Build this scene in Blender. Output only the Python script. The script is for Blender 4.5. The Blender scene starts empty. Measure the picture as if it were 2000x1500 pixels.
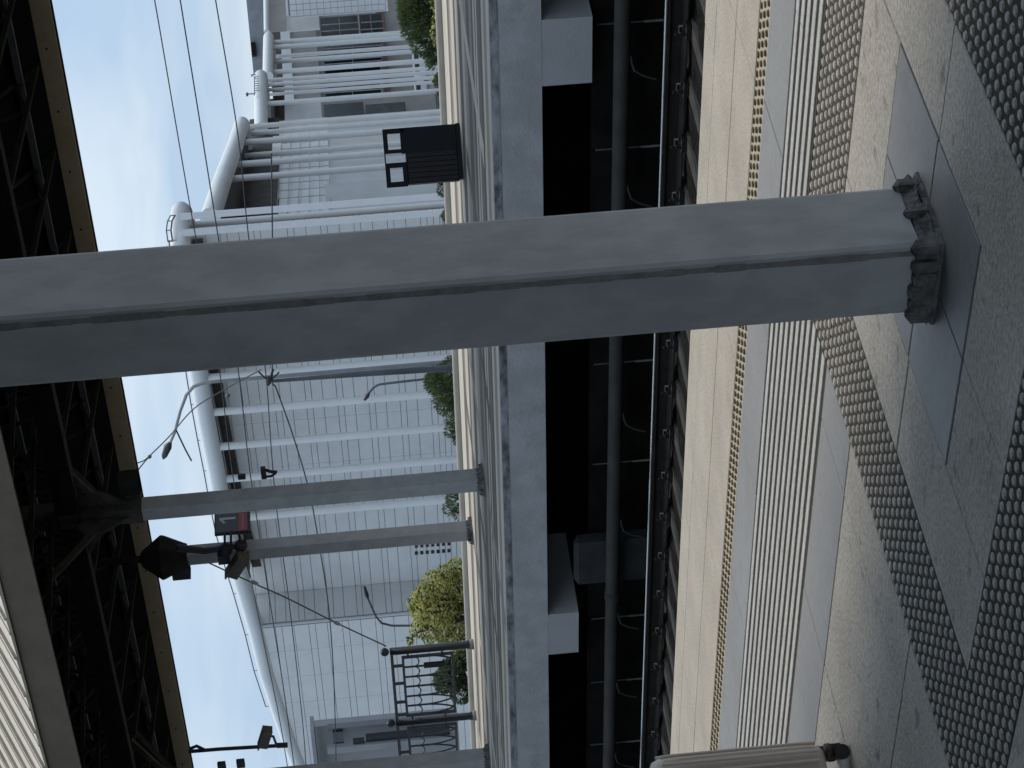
import bpy, math, random
from mathutils import Vector, Matrix
random.seed(7)
SC = bpy.context.scene
COL = SC.collection

# ------------------------------------------------------------------ camera model
YAW, PITCH, ROLL, FPX, EYE = 0.81519716, 0.0627322, 0.08369681, 4449.0, 1.6
_h = Vector((-math.cos(YAW), math.sin(YAW), 0)); _up = Vector((0, 0, 1))
_r = _h.cross(_up); FWD = _h*math.cos(PITCH) - _up*math.sin(PITCH); _u = _r.cross(FWD)
RT = _r*math.cos(ROLL) - _u*math.sin(ROLL)
UP = _r*math.sin(ROLL) + _u*math.cos(ROLL)
CAM = Vector((0, 0, EYE))
def ray(x, y):
    return FWD + RT*((1500-y-750)/FPX) - UP*((x-1000)/FPX)
def at(x, y, Y):            # photo pixel -> point in the upright plane Y
    d = ray(x, y); return CAM + d*(Y/d.y)
def atd(x, y, dep):         # photo pixel -> point at a depth
    return CAM + ray(x, y)*dep
def atz(x, y, z):
    d = ray(x, y); return CAM + d*((z-EYE)/d.z)

# ------------------------------------------------------------------ materials
def mat(name, base, rough=.6, var=.25, scale=6., dark=None, spots=0., spot_scale=30., metal=0., bump=0., bscale=40., stretch=(1, 1, 1), spec=.5, stain=0., stain_scale=9., stain_col=(.1, .095, .085)):
    m = bpy.data.materials.new(name); m.use_nodes = True
    nt = m.node_tree; N = nt.nodes; L = nt.links
    b = N['Principled BSDF']; b.inputs['Roughness'].default_value = rough; b.inputs['Metallic'].default_value = metal
    b.inputs['Specular IOR Level'].default_value = spec
    tc = N.new('ShaderNodeTexCoord'); mp = N.new('ShaderNodeMapping'); mp.inputs['Scale'].default_value = stretch
    L.new(tc.outputs['Object'], mp.inputs['Vector'])
    n1 = N.new('ShaderNodeTexNoise'); n1.inputs['Scale'].default_value = scale; n1.inputs['Detail'].default_value = 6; n1.inputs['Roughness'].default_value = .6
    L.new(mp.outputs[0], n1.inputs['Vector'])
    r1 = N.new('ShaderNodeValToRGB'); r1.color_ramp.elements[0].position = .3; r1.color_ramp.elements[1].position = .7
    d = dark if dark else tuple(c*(1-var*1.6) for c in base)
    r1.color_ramp.elements[0].color = (*d, 1); r1.color_ramp.elements[1].color = (*base, 1)
    L.new(n1.outputs['Fac'], r1.inputs[0]); out = r1.outputs[0]
    if spots > 0:
        n2 = N.new('ShaderNodeTexNoise'); n2.inputs['Scale'].default_value = spot_scale; n2.inputs['Detail'].default_value = 3
        L.new(mp.outputs[0], n2.inputs['Vector'])
        r2 = N.new('ShaderNodeValToRGB'); r2.color_ramp.elements[0].position = .38; r2.color_ramp.elements[1].position = .62
        r2.color_ramp.elements[0].color = (1-spots,)*3+(1,); r2.color_ramp.elements[1].color = (1, 1, 1, 1)
        L.new(n2.outputs['Fac'], r2.inputs[0])
        mx = N.new('ShaderNodeMix'); mx.data_type = 'RGBA'; mx.blend_type = 'MULTIPLY'; mx.inputs['Factor'].default_value = 1
        L.new(out, mx.inputs['A']); L.new(r2.outputs[0], mx.inputs['B']); out = mx.outputs['Result']
    if stain > 0:
        n4 = N.new('ShaderNodeTexNoise'); n4.inputs['Scale'].default_value = stain_scale; n4.inputs['Detail'].default_value = 4; n4.inputs['Roughness'].default_value = .55
        mp4 = N.new('ShaderNodeMapping'); mp4.inputs['Location'].default_value = (3.7, 1.3, 5.1); L.new(mp.outputs[0], mp4.inputs['Vector']); L.new(mp4.outputs[0], n4.inputs['Vector'])
        r4 = N.new('ShaderNodeValToRGB'); r4.color_ramp.elements[0].position = .60; r4.color_ramp.elements[1].position = .74
        r4.color_ramp.elements[0].color = (0, 0, 0, 1); r4.color_ramp.elements[1].color = (stain,)*3+(1,)
        L.new(n4.outputs['Fac'], r4.inputs[0])
        m4 = N.new('ShaderNodeMix'); m4.data_type = 'RGBA'; L.new(r4.outputs[0], m4.inputs['Factor']); L.new(out, m4.inputs['A']); m4.inputs['B'].default_value = (*stain_col, 1); out = m4.outputs['Result']
    L.new(out, b.inputs['Base Color'])
    rr = N.new('ShaderNodeMapRange'); rr.inputs['To Min'].default_value = min(1, rough*1.25); rr.inputs['To Max'].default_value = rough*.8
    L.new(n1.outputs['Fac'], rr.inputs['Value']); L.new(rr.outputs[0], b.inputs['Roughness'])
    if bump > 0:
        n3 = N.new('ShaderNodeTexNoise'); n3.inputs['Scale'].default_value = bscale; n3.inputs['Detail'].default_value = 5
        L.new(mp.outputs[0], n3.inputs['Vector'])
        bp = N.new('ShaderNodeBump'); bp.inputs['Strength'].default_value = bump; bp.inputs['Distance'].default_value = .02
        L.new(n3.outputs['Fac'], bp.inputs['Height']); L.new(bp.outputs[0], b.inputs['Normal'])
    return m

M = {}
M['cream'] = mat('cream_granite', (.55, .475, .37), .62, .14, 3, spots=.25, spot_scale=75, bump=.25, bscale=120, stain=.3, stain_scale=6, stain_col=(.27, .22, .16))
M['slab'] = mat('grey_granite', (.59, .53, .44), .65, .14, 2.2, spots=.32, spot_scale=60, bump=.3, bscale=110, stain=.75, stain_scale=13, stain_col=(.12, .105, .085))
M['slabdark'] = mat('grey_granite_worn', (.61, .545, .45), .65, .16, 1.7, spots=.34, spot_scale=55, bump=.3, bscale=110, stain=.75, stain_scale=14, stain_col=(.12, .105, .085))
M['polish'] = mat('polished_grey_tile', (.315, .305, .29), .5, .12, 1.5, spots=.1, spot_scale=30, spec=.35, stain=.3, stain_scale=7, stain_col=(.15, .145, .14))
M['fardark'] = mat('far_dark_tile', (.21, .18, .145), .7, .3, .8, spec=.15, stretch=(.3, 1, 1))
M['farlight'] = mat('far_light_tile', (.66, .60, .50), .7, .15, .8, spec=.2, stretch=(.3, 1, 1))
M['farmid'] = mat('far_mid_tile', (.42, .37, .30), .7, .25, .8, spec=.15, stretch=(.3, 1, 1))
M['joint'] = mat('dirty_joint', (.045, .04, .034), .9, .3, 30)
M['stud'] = mat('pale_tactile_stud', (.56, .52, .45), .6, .2, 25, spots=.25, spot_scale=90)
M['tactile'] = mat('dirty_tactile_base', (.095, .078, .055), .9, .3, 35, spec=.2)
M['rib'] = mat('pale_tactile_rib', (.58, .57, .53), .6, .14, 6, spots=.2, spot_scale=50)
M['yellow'] = mat('worn_yellow_stud', (.17, .115, .05), .8, .3, 14, dark=(.10, .075, .045))
M['yellowbase'] = mat('worn_yellow_base', (.50, .445, .33), .75, .15, 20)
M['concrete'] = mat('platform_concrete', (.48, .475, .465), .8, .06, .9, spots=.16, spot_scale=3.5, bump=.3, bscale=30, stain=.55, stain_scale=2.2, stain_col=(.24, .235, .23))
M['kerb'] = mat('pale_kerb_stone', (.5, .48, .44), .7, .12, 2)
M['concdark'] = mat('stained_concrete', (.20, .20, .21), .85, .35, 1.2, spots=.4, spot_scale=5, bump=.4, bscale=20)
M['pier'] = mat('pier_concrete', (.44, .435, .43), .85, .08, 1.5, bump=.2, bscale=30)
M['ballast'] = mat('oily_ballast', (.020, .018, .016), .95, .5, 9, bump=1., bscale=18, spec=.05)
M['sleeper'] = mat('concrete_sleeper', (.07, .067, .062), .9, .3, 4, bump=.4, bscale=30, spec=.1)
M['blockdark'] = mat('dirty_concrete_block', (.05, .05, .05), .9, .25, 4, spec=.1)
M['joint_pale'] = mat('pale_joint_mortar', (.30, .285, .25), .9, .3, 9)  # pale tone stands for light caught in the wall joints
M['pipegrey'] = mat('dull_grey_pipe', (.060, .055, .047), .75, .2, 3, spec=.2)
M['stain'] = mat('stained_nosing', (.40, .40, .41), .85, 0, 3.2, dark=(.05, .05, .052), bump=.3, bscale=30, stretch=(1, 1, 2.5))
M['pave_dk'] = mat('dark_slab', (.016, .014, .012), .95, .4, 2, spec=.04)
M['rail_side'] = mat('rusty_rail', (.045, .036, .03), .75, .3, 6, bump=.2, spec=.2)
M['rail_far'] = mat('dull_rail', (.055, .054, .054), .7, .2, 6, spec=.2)
M['rail_top'] = mat('polished_rail_head', (.75, .77, .78), .18, .05, 3, metal=1.)
M['clip'] = mat('rail_clip', (.012, .011, .011), .7, .3, 20)
M['column'] = mat('grey_painted_column', (.475, .47, .46), .5, .09, 3.0, spots=.16, spot_scale=14, bump=.06, bscale=60, stretch=(1, 1, .5), spec=.4, stain=.3, stain_scale=8, stain_col=(.26, .235, .2))
M['colfar'] = mat('grey_painted_steel', (.35, .35, .345), .6, .14, 2, spots=.1, spot_scale=6)
M['seam'] = mat('weld_seam', (.27, .255, .235), .8, .2, 30, bump=.3)  # darker tone stands for shade in the rounded column corner
M['seamdark'] = mat('weld_crease', (.15, .143, .132), .85, .3, 30)
M['mortar'] = mat('rough_base_mortar', (.23, .22, .205), .9, .5, 18, bump=1., bscale=45)
M['iron'] = mat('black_iron', (.022, .023, .027), .5, .2, 10)
M['darksteel'] = mat('dark_truss_steel', (.030, .027, .024), .8, .3, 5, spec=.15)
M['bracket'] = mat('rusty_bracket_steel', (.085, .076, .066), .75, .3, 6, spec=.2)
M['purlin'] = mat('dark_purlin', (.12, .14, .155), .6, .2, 5)  # blue tint puts the sky reflection on the roof ribs into the colour
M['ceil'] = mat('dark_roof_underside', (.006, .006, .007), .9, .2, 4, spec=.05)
M['tan'] = mat('tan_painted_beam', (.125, .096, .060), .7, .12, 1.5, spots=.08, spot_scale=8)  # same tan as the far fascia, darkened in place of shade
M['tanlight'] = mat('tan_fascia_paint', (.45, .365, .245), .7, .12, 1.5, spots=.08, spot_scale=8)  # same tan as the eave beam, lightened in place of light
M['roof'] = mat('cream_roof_sheet', (.66, .575, .45), .55, .07, 1.2, spots=.06, spot_scale=9)
M['roofseam'] = mat('dark_roof_seam', (.36, .30, .225), .8, .2, 3)  # darker cream standing for shadow at the sheet laps and eave
M['panelline'] = mat('pale_panel_line', (.50, .51, .52), .7, .1, 1)
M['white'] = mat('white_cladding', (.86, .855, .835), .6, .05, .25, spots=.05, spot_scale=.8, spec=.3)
M['recess'] = mat('bright_recess_panel', (.94, .94, .925), .6, .04, .3, spots=.06, spot_scale=.7)  # whiter than the cladding, standing for sun on the recess walls
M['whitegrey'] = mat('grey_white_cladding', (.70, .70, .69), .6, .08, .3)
M['tube'] = mat('white_cornice_tube', (.86, .87, .86), .45, .07, .5, stretch=(.3, .3, .3))
M['pillar'] = mat('white_pillar', (.90, .895, .88), .5, .05, .6)
M['gap'] = mat('panel_gap', (.24, .25, .26), .8, .1, 1)
M['brown'] = mat('brown_soffit', (.10, .088, .078), .8, .2, .5)
M['beige'] = mat('beige_wall', (.42, .39, .36), .7, .12, .4)
M['redstone'] = mat('red_stone_band', (.26, .14, .12), .7, .2, .6)
M['glass'] = mat('dark_shop_glass', (.025, .034, .04), .12, .4, .35, spec=.8)
M['glassgreen'] = mat('grey_green_glass', (.10, .125, .12), .2, .5, .3, spec=.6)
M['asphalt'] = mat('asphalt', (.075, .076, .08), .9, .2, .5)
M['greybuild'] = mat('grey_cabin_wall', (.36, .375, .39), .7, .15, .8)
M['stone'] = mat('pale_rock', (.42, .40, .36), .9, .3, 1.5)
M['wire'] = mat('overhead_wire', (.06, .065, .07), .6, .1, 3)
M['wirepale'] = mat('pale_guy_wire', (.33, .34, .35), .6, .1, 3)
M['ins'] = mat('glazed_insulator', (.30, .30, .29), .35, .2, 20)
M['lampblk'] = mat('lamp_black', (.03, .033, .04), .5, .2, 6)
M['polegrey'] = mat('weathered_pole', (.15, .16, .18), .7, .3, 3, stretch=(1, 1, .3))
M['lamppole'] = mat('pale_lamp_pole', (.32, .33, .34), .6, .15, 3)
M['signblue'] = mat('navy_sign_face', (.018, .023, .033), .4, .1, 4)
M['signred'] = mat('red_sign_band', (.24, .016, .022), .4, .12, 8)
M['signwhite'] = mat('sign_white', (.42, .44, .46), .5, .1, 6)
M['cctv'] = mat('beige_camera_shell', (.085, .072, .052), .55, .2, 8)
M['pipe'] = mat('black_pipe', (.02, .017, .02), .6, .2, 8)
M['binblack'] = mat('black_bin_panel', (.009, .010, .012), .55, .15, 6, spec=.25)
M['binbrown'] = mat('dark_brown_slat', (.018, .012, .011), .65, .3, 12, stretch=(4, 4, .6))
M['case'] = mat('beige_suitcase', (.64, .54, .45), .5, .06, 5)
M['casewheel'] = mat('maroon_wheel_fork', (.055, .018, .016), .45, .2, 12)
M['caserub'] = mat('wheel_rubber', (.015, .014, .014), .6, .2, 12)
M['bark'] = mat('bark', (.07, .055, .04), .9, .3, 8)
M['van'] = mat('white_van_paint', (.8, .82, .84), .3, .04, 1)
def leafmat(name, a, b, sc):
    m = mat(name, a, .65, 0, sc, dark=b)
    nt = m.node_tree; b = nt.nodes['Principled BSDF']; tr = nt.nodes.new('ShaderNodeBsdfTranslucent'); ms = nt.nodes.new('ShaderNodeMixShader')
    src = b.inputs['Base Color'].links[0].from_socket; nt.links.new(src, tr.inputs['Color']); ms.inputs[0].default_value = .42
    nt.links.new(b.outputs[0], ms.inputs[1]); nt.links.new(tr.outputs[0], ms.inputs[2]); nt.links.new(ms.outputs[0], nt.nodes['Material Output'].inputs['Surface'])
    return m
M['leafdark'] = leafmat('dark_conifer_leaf', (.15, .20, .085), (.045, .075, .034), 1.4)
M['leafyel'] = leafmat('yellow_green_leaf', (.84, .77, .30), (.36, .37, .10), 1.3)
M['leafgrn'] = leafmat('fresh_green_leaf', (.11, .15, .045), (.04, .065, .02), 1.2)
M['leafgrey'] = leafmat('grey_green_leaf', (.20, .23, .15), (.07, .09, .06), 1.6)

# ------------------------------------------------------------------ mesh builder
class MB:
    def __init__(s): s.v = []; s.f = []; s.m = []; s.mats = []; s.sm = []
    def mi(s, m):
        m = M[m] if isinstance(m, str) else m
        if m not in s.mats: s.mats.append(m)
        return s.mats.index(m)
    def poly(s, pts, m, faces=None, smooth=False):
        o = len(s.v); s.v += [tuple(p) for p in pts]; k = s.mi(m)
        for f in (faces or [range(len(pts))]):
            s.f.append([o+i for i in f]); s.m.append(k); s.sm.append(smooth)
    def obox(s, c, ax, ay, az, m):      # centre and half-axes
        c = Vector(c); ax, ay, az = Vector(ax), Vector(ay), Vector(az)
        p = [c+ax*i+ay*j+az*k for k in (-1, 1) for j in (-1, 1) for i in (-1, 1)]
        s.poly(p, m, [(0, 2, 3, 1), (4, 5, 7, 6), (0, 1, 5, 4), (2, 6, 7, 3), (0, 4, 6, 2), (1, 3, 7, 5)])
        return s
    def box(s, x0, x1, y0, y1, z0, z1, m):
        return s.obox(((x0+x1)/2, (y0+y1)/2, (z0+z1)/2), ((x1-x0)/2, 0, 0), (0, (y1-y0)/2, 0), (0, 0, (z1-z0)/2), m)
    def bbox(s, x0, x1, y0, y1, z0, z1, m, b=.004):   # box with a chamfered top edge
        p = [(x0, y0, z0), (x1, y0, z0), (x1, y1, z0), (x0, y1, z0), (x0, y0, z1-b), (x1, y0, z1-b), (x1, y1, z1-b), (x0, y1, z1-b),
             (x0+b, y0+b, z1), (x1-b, y0+b, z1), (x1-b, y1-b, z1), (x0+b, y1-b, z1)]
        s.poly(p, m, [(0, 1, 5, 4), (1, 2, 6, 5), (2, 3, 7, 6), (3, 0, 4, 7), (4, 5, 9, 8), (5, 6, 10, 9), (6, 7, 11, 10), (7, 4, 8, 11), (8, 9, 10, 11)])
        return s
    def bar(s, a, b, w, h, m, up=(0, 0, 1)):
        a, b = Vector(a), Vector(b); d = b-a; t = d.normalized(); u = Vector(up)
        if abs(t.dot(u)) > .98: u = Vector((0, 1, 0))
        sd = t.cross(u).normalized(); u2 = sd.cross(t)
        return s.obox((a+b)/2, d/2, sd*(w/2), u2*(h/2), m)
    def tube(s, pts, r, m, seg=10, caps=True, smooth=True):
        pts = [Vector(p) for p in pts]; n = len(pts); rs = r if isinstance(r, (list, tuple)) else [r]*n
        rings = []; prev = None
        for i, p in enumerate(pts):
            t = (pts[min(i+1, n-1)]-pts[max(i-1, 0)]).normalized()
            if prev is None:
                a = Vector((0, 0, 1)) if abs(t.z) < .9 else Vector((0, 1, 0))
                u = t.cross(a).normalized()
            else:
                u = (prev - t*prev.dot(t)).normalized()
            prev = u; w = t.cross(u)
            rings.append([p + (u*math.cos(2*math.pi*k/seg)+w*math.sin(2*math.pi*k/seg))*rs[i] for k in range(seg)])
        allp = [q for rg in rings for q in rg]; F = []
        for i in range(n-1):
            for k in range(seg):
                k2 = (k+1) % seg
                F.append((i*seg+k, i*seg+k2, (i+1)*seg+k2, (i+1)*seg+k))
        s.poly(allp, m, F, smooth)
        if caps:
            s.poly(rings[0][::-1], m); s.poly(rings[-1], m)
        return s
    def lathe(s, c, prof, m, seg=14, smooth=True, rot=0.):   # prof [(r,z)] about vertical axis
        c = Vector(c); allp = []; F = []
        for (r, z) in prof:
            for k in range(seg):
                a = rot+2*math.pi*k/seg; allp.append(c+Vector((r*math.cos(a), r*math.sin(a), z)))
        n = len(prof)
        for i in range(n-1):
            for k in range(seg):
                k2 = (k+1) % seg; F.append((i*seg+k, i*seg+k2, (i+1)*seg+k2, (i+1)*seg+k))
        F.append(tuple(range(seg))[::-1]); F.append(tuple((n-1)*seg+k for k in range(seg)))
        s.poly(allp, m, F, smooth); return s
    def ball(s, c, r, m, seg=12, ring=8):
        return s.lathe(c, [(max(.0005, r*math.sin(math.pi*i/ring)), -r*math.cos(math.pi*i/ring)) for i in range(ring+1)], m, seg)
    def build(s, name, parent=None, loc=None):
        me = bpy.data.meshes.new(name); me.from_pydata(s.v, [], s.f)
        for m in s.mats: me.materials.append(m)
        me.polygons.foreach_set('material_index', s.m); me.polygons.foreach_set('use_smooth', s.sm); me.update()
        o = bpy.data.objects.new(name, me); COL.objects.link(o)
        if parent:
            o.parent = parent
            o.matrix_parent_inverse = Matrix.Translation(-Vector(parent.location))   # vertices are in world space; root is only translated
        return o
def tag(o, label, cat, group=None, kind=None):
    o['label'] = label; o['category'] = cat
    if group: o['group'] = group
    if kind: o['kind'] = kind
    return o
def thing(name, loc, label, cat, group=None):
    o = bpy.data.objects.new(name, None); o.empty_display_size = .2; COL.objects.link(o); o.location = loc
    return tag(o, label, cat, group)
def struct(o): o['kind'] = 'structure'; return o
def copy_tree(o, parent=None):
    c = o.copy(); COL.objects.link(c)
    if parent:
        c.parent = parent; c.matrix_parent_inverse = o.matrix_parent_inverse.copy()
    for ch in list(o.children): copy_tree(ch, c)
    return c

# ------------------------------------------------------------------ near platform
EDGE = 8.25
sub = MB(); sub.box(-60, 14, -14, EDGE-.03, -1.3, -.012, 'joint')
near = struct(sub.build('near_platform'))
pv = MB()
def tiles(x0, x1, y0, y1, dx, dy, m, ox=0., gap=.006, z=0.):
    nx = math.ceil((x1-x0)/dx)+1; ny = max(1, round((y1-y0)/dy))
    for j in range(ny):
        a = y0+(y1-y0)*j/ny; b = y0+(y1-y0)*(j+1)/ny
        for i in range(-1, nx+1):
            c = max(x0, x0+ox+i*dx); d = min(x1, x0+ox+(i+1)*dx)
            if d-c < .03: continue
            pv.bbox(c+gap/2, d-gap/2, a+gap/2, b-gap/2, -.03, z+random.uniform(-.0012, .0012), m, .003)
XL, XR = -45., 3.
tiles(XL, XR, 8.0, EDGE, 1.5, .25, 'cream', .3)
tiles(XL, XR, 7.17, 8.0, 1.5, .415, 'cream', .75)
tiles(XL, XR, 6.61, 6.99, .9, .38, 'polish', .2)
tiles(XL, -5.42, 5.33, 5.72, .9, .39, 'polish', .62)
tiles(XL, -5.42, 3.57, 5.33, .9, .88, 'slab', .62)
tiles(XL, XR, -6, 3.57, .9, .9, 'slabdark', .1)
# inside the tactile ring round the column
tiles(-4.98, -4.59, 3.95, 5.72, .45, .885, 'slab')
tiles(-4.59, -3.78, 5.30, 5.72, .81, .42, 'slab')
tiles(-4.59, -3.78, 3.95, 4.385, .41, .435, 'slabdark')
tiles(-3.78, -3.40, 3.95, 5.72, .4, .885, 'slab')
tiles(-2.95, XR, 3.57, 5.72, .9, .72, 'slab')
pav = struct(pv.build('near_platform_paving'))
pg = MB()
def gt(x0, x1, y0, y1): pg.bbox(x0+.004, x1-.004, y0+.004, y1-.004, -.03, .0015, 'polish', .002)
gt(-4.59, -4.18, 4.385, 4.84); gt(-4.18, -3.78, 4.385, 4.84); gt(-4.59, -4.18, 4.84, 5.30); gt(-4.18, -3.78, 4.84, 5.30)
struct(pg.build('column_surround_paving'))
# tactile studs
def studs(mb, x0, x1, y0, y1, p, r, hgt, m, mbase, stag=False):
    mb.box(x0+.003, x1-.003, y0+.003, y1-.003, -.03, -.002, mbase)
    nx = int((x1-x0)/p); ny = int((y1-y0)/p)
    px = (x1-x0)/nx; py = (y1-y0)/ny
    for i in range(nx):
        for j in range(ny):
            cx = x0+(i+.5)*px; cy = y0+(j+.5)*py
            h = hgt*random.uniform(.75, 1.05); rr = r*random.uniform(.92, 1.06); pts = []
            for (q, z) in ((rr, -.002), (rr*.72, h)):
                for k in range(8):
                    a = math.pi/8+k*math.pi/4; pts.append((cx+q*math.cos(a), cy+q*math.sin(a), z))
            mb.poly(pts, m, [(8, 9, 10, 11, 12, 13, 14, 15)])
            mb.poly(pts, m, [(k, (k+1) % 8, 8+(k+1) % 8, 8+k) for k in range(8)])
tb = MB()
studs(tb, -5.42, 2.2, 5.72, 6.18, .0475, .0165, .0036, 'stud', 'tactile')
studs(tb, -5.42, -4.98, 3.57, 5.72, .0475, .0165, .0036, 'stud', 'tactile')
studs(tb, -4.98, -2.95, 3.57, 3.95, .0475, .0165, .0036, 'stud', 'tactile')
studs(tb, -3.40, -2.95, 3.95, 5.72, .0475, .0165, .0036, 'stud', 'tactile')
struct(tb.build('tactile_stud_paving'))
yb = MB(); studs(yb, -22, 1., 6.99, 7.17, .045, .0155, .006, 'yellow', 'yellowbase'); struct(yb.build('yellow_warning_strip'))
rb = MB()
rb.box(XL, XR, 6.19, 6.605, -.03, -.003, 'tactile'); rb.box(XL, -5.425, 5.725, 6.186, -.03, -.003, 'tactile')
def ribs(x0, x1, y0, y1, n):
    p = (y1-y0)/n
    for i in range(n):
        a = y0+i*p; L = x0
        while L < x1-.01:
            e = min(x1, L+.9); w = random.uniform(.45, .50)*p; jj = random.uniform(-.002, .002)
            rb.bbox(L+.001, e-.001, a+w*.5+jj, a+p-w*.5+jj, -.02, .0028, 'rib', .002); L = e
ribs(XL, -5.425, 5.73, 6.6, 11); ribs(-5.42, XR, 6.195, 6.6, 5)
struct(rb.build('tactile_rib_paving'))

# ------------------------------------------------------------------ columns of the canopies
def column(label, cx, cy, wx, wy, ztop, m, near_col=False, zb=0.):
    t = thing('canopy_column', (cx, cy, zb), label, 'column', 'steel columns of the platform canopies')
    s = MB(); c = .018 if near_col else .02; hx, hy = wx/2, wy/2
    pr = []
    for (sx, sy, fl) in ((1, 1, 0), (-1, 1, 1), (-1, -1, 0), (1, -1, 1)):
        a = [(sx*hx, sy*(hy-c)), (sx*(hx-.3*c), sy*(hy-.3*c)), (sx*(hx-c), sy*hy)]
        pr += a[::-1] if fl else a
    n = len(pr); lo = [(cx+p[0], cy+p[1], zb+.03) for p in pr]; hi = [(cx+p[0], cy+p[1], ztop) for p in pr]
    s.poly(lo+hi, m, [(i, (i+1) % n, n+(i+1) % n, n+i) for i in range(n)])
    s.poly(hi, m); s.build('shaft', t)
    if near_col:
        w = MB()       # darker strip painting the shade of the rounded corner crease
        for (x, y, dx, dy) in ((cx+hx-.024, cy-hy-.0010, .0105, .0010),):
            z = zb+.08
            while z < ztop:
                z2 = z+random.uniform(.03, .09); k = random.uniform(.75, 1.2)
                w.obox((x, y, (z+z2)/2), (dx*k, 0, 0), (0, dy*k, 0), (0, 0, (z2-z)/2), 'seam'); z = z2
        w.build('weld_seam', t)
    # base: plate, mortar collar, stiffeners, bolts
    b = MB(); e = .024 if near_col else .05
    b.bbox(cx-hx-e, cx+hx+e, cy-hy-e, cy+hy+e, zb+.001, zb+(.018 if near_col else .028), 'mortar', .008)
    prof = []
    k = 24; rows = 4; pts = []
    for r_ in range(rows):
        zz = zb+.02+(.014 if near_col else .026)*r_; o = (.021-.007*r_ if near_col else .035-.011*r_)
        for i in range(k):
            a = 2*math.pi*i/k; ca, sa = math.cos(a), math.sin(a); q = 1/max(abs(ca), abs(sa))
            j = random.uniform(-.011, .011) if r_ < 3 else 0
            pts.append((cx+ca*q*(hx+o+j), cy+sa*q*(hy+o+j), zz+random.uniform(-.004, .004)))
    b.poly(pts, 'mortar', [(r_*k+i, r_*k+(i+1) % k, (r_+1)*k+(i+1) % k, (r_+1)*k+i) for r_ in range(rows-1) for i in range(k)])
    b.poly(pts[-k:], 'mortar')
    b.build('base_plate', t)
    g = MB()
    for sx in ((-1, 1) if not near_col else ()):
        for q in (-.6, .0, .6):
            x = cx+sx*hx; y = cy+q*hy
            g.poly([(x, y-.008, zb+.028), (x+sx*.05, y-.008, zb+.028), (x, y-.008, zb+.12), (x, y+.008, zb+.028), (x+sx*.05, y+.008, zb+.028), (x, y+.008, zb+.12)], 'mortar',
                   [(0, 1, 2), (5, 4, 3), (0, 3, 4, 1), (1, 4, 5, 2)])
            x = cx+q*hx; y = cy+sx*hy
            g.poly([(x-.008, y, zb+.028), (x-.008, y+sx*.05, zb+.028), (x-.008, y, zb+.12), (x+.008, y, zb+.028), (x+.008, y+sx*.05, zb+.028), (x+.008, y, zb+.12)], 'mortar',
                   [(0, 1, 2), (5, 4, 3), (0, 3, 4, 1), (1, 4, 5, 2)])
    if near_col:
        for (dx, dy, w1, hh) in ((hx+.010, .86*hy, .017, .085), (hx+.011, -.02*hy, .018, .082), (hx-.008, -hy-.004, .022, .09), (.06, -hy-.006, .024, .085), (.02, -hy-.008, .026, .078), (-.03, -hy-.006, .03, .084), (-.075, -hy-.007, .026, .08), (-hx*.93, -hy-.007, .022, .085)):
            w2 = w1*.8; g.bbox(cx+dx-w1, cx+dx+w1, cy+dy-w2, cy+dy+w2, zb+.015, zb+hh, 'mortar', .016)
    g.build('stiffener', t)
    for sx in ((-1, 1) if not near_col else ()):
        for sy in (-1, 1):
            MB().lathe((cx+sx*(hx+.028), cy+sy*(hy+.028), zb+.028), [(.016, 0), (.016, .02), (.009, .021), (.009, .045)], 'iron', 6, False).build('anchor_bolt', t)
    return t
cn = column('nearest grey steel column standing on the grey tiled square of the near platform', -4.145, 4.815, .25, .27, 4.75, 'column', True)

# ------------------------------------------------------------------ near canopy (above the frame, carried by the near column)
nc = thing('near_canopy', (-4.145, 4.815, 4.75), 'dark roof over the near platform carried by the closest grey column', 'canopy')
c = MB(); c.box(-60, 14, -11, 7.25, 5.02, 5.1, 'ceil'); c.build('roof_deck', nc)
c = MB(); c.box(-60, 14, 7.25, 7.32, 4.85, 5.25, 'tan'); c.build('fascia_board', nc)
c = MB(); c.box(-60, 14, 4.7, 4.93, 4.755, 5.015, 'darksteel'); c.build('girder', nc)
for i in range(12):
    x = -58+6*i; c = MB(); c.box(x, x+.16, -10.9, 7.2, 4.86, 5.015, 'darksteel'); c.build('rafter', nc)

# ------------------------------------------------------------------ track bed, rails
tb = MB()
nx, ny = 380, 70
X0, X1, Y0, Y1 = -62., 8., 8.2, 27.
P = []
for j in range(ny+1):
    for i in range(nx+1):
        yy = Y0+(Y1-Y0)*j/ny; P.append((X0+(X1-X0)*i/nx, yy, (-1.254 if yy < 16.2 else -2.25)+random.uniform(-.03, .018)))
tb.poly(P, 'ballast', [(j*(nx+1)+i, j*(nx+1)+i+1, (j+1)*(nx+1)+i+1, (j+1)*(nx+1)+i) for j in range(ny) for i in range(nx)])
struct(tb.build('ballast_bed'))
rw = thing('retaining_wall', (-20, 20.6, -2.3), 'dark panelled wall below the lip of the far platform with a pipe along it', 'wall')
xs_ = [-3.0, -4.8, -6.6, -8.4, -10.2, -11.9, -13.62, -14.15, -15.86, -17.5, -19.19, -20.95, -22.71, -23.99, -25.37, -26.8, -28.3, -30, -31.8, -33.6, -35.4, -37.2, -39, -41]
for i in range(len(xs_)-1):
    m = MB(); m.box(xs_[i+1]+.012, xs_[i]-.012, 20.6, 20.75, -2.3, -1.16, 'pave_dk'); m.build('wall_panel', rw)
    m = MB(); x = xs_[i]; m.box(x-.011, x+.011, 20.585, 20.7, -2.0, -1.72, 'joint_pale'); m.box(x-.006, x+.006, 20.59, 20.7, -1.72, -1.2, 'concdark'); m.build('joint_strip', rw)  # pale lower strip paints the lit part of the joint, upper stays dim
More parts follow.
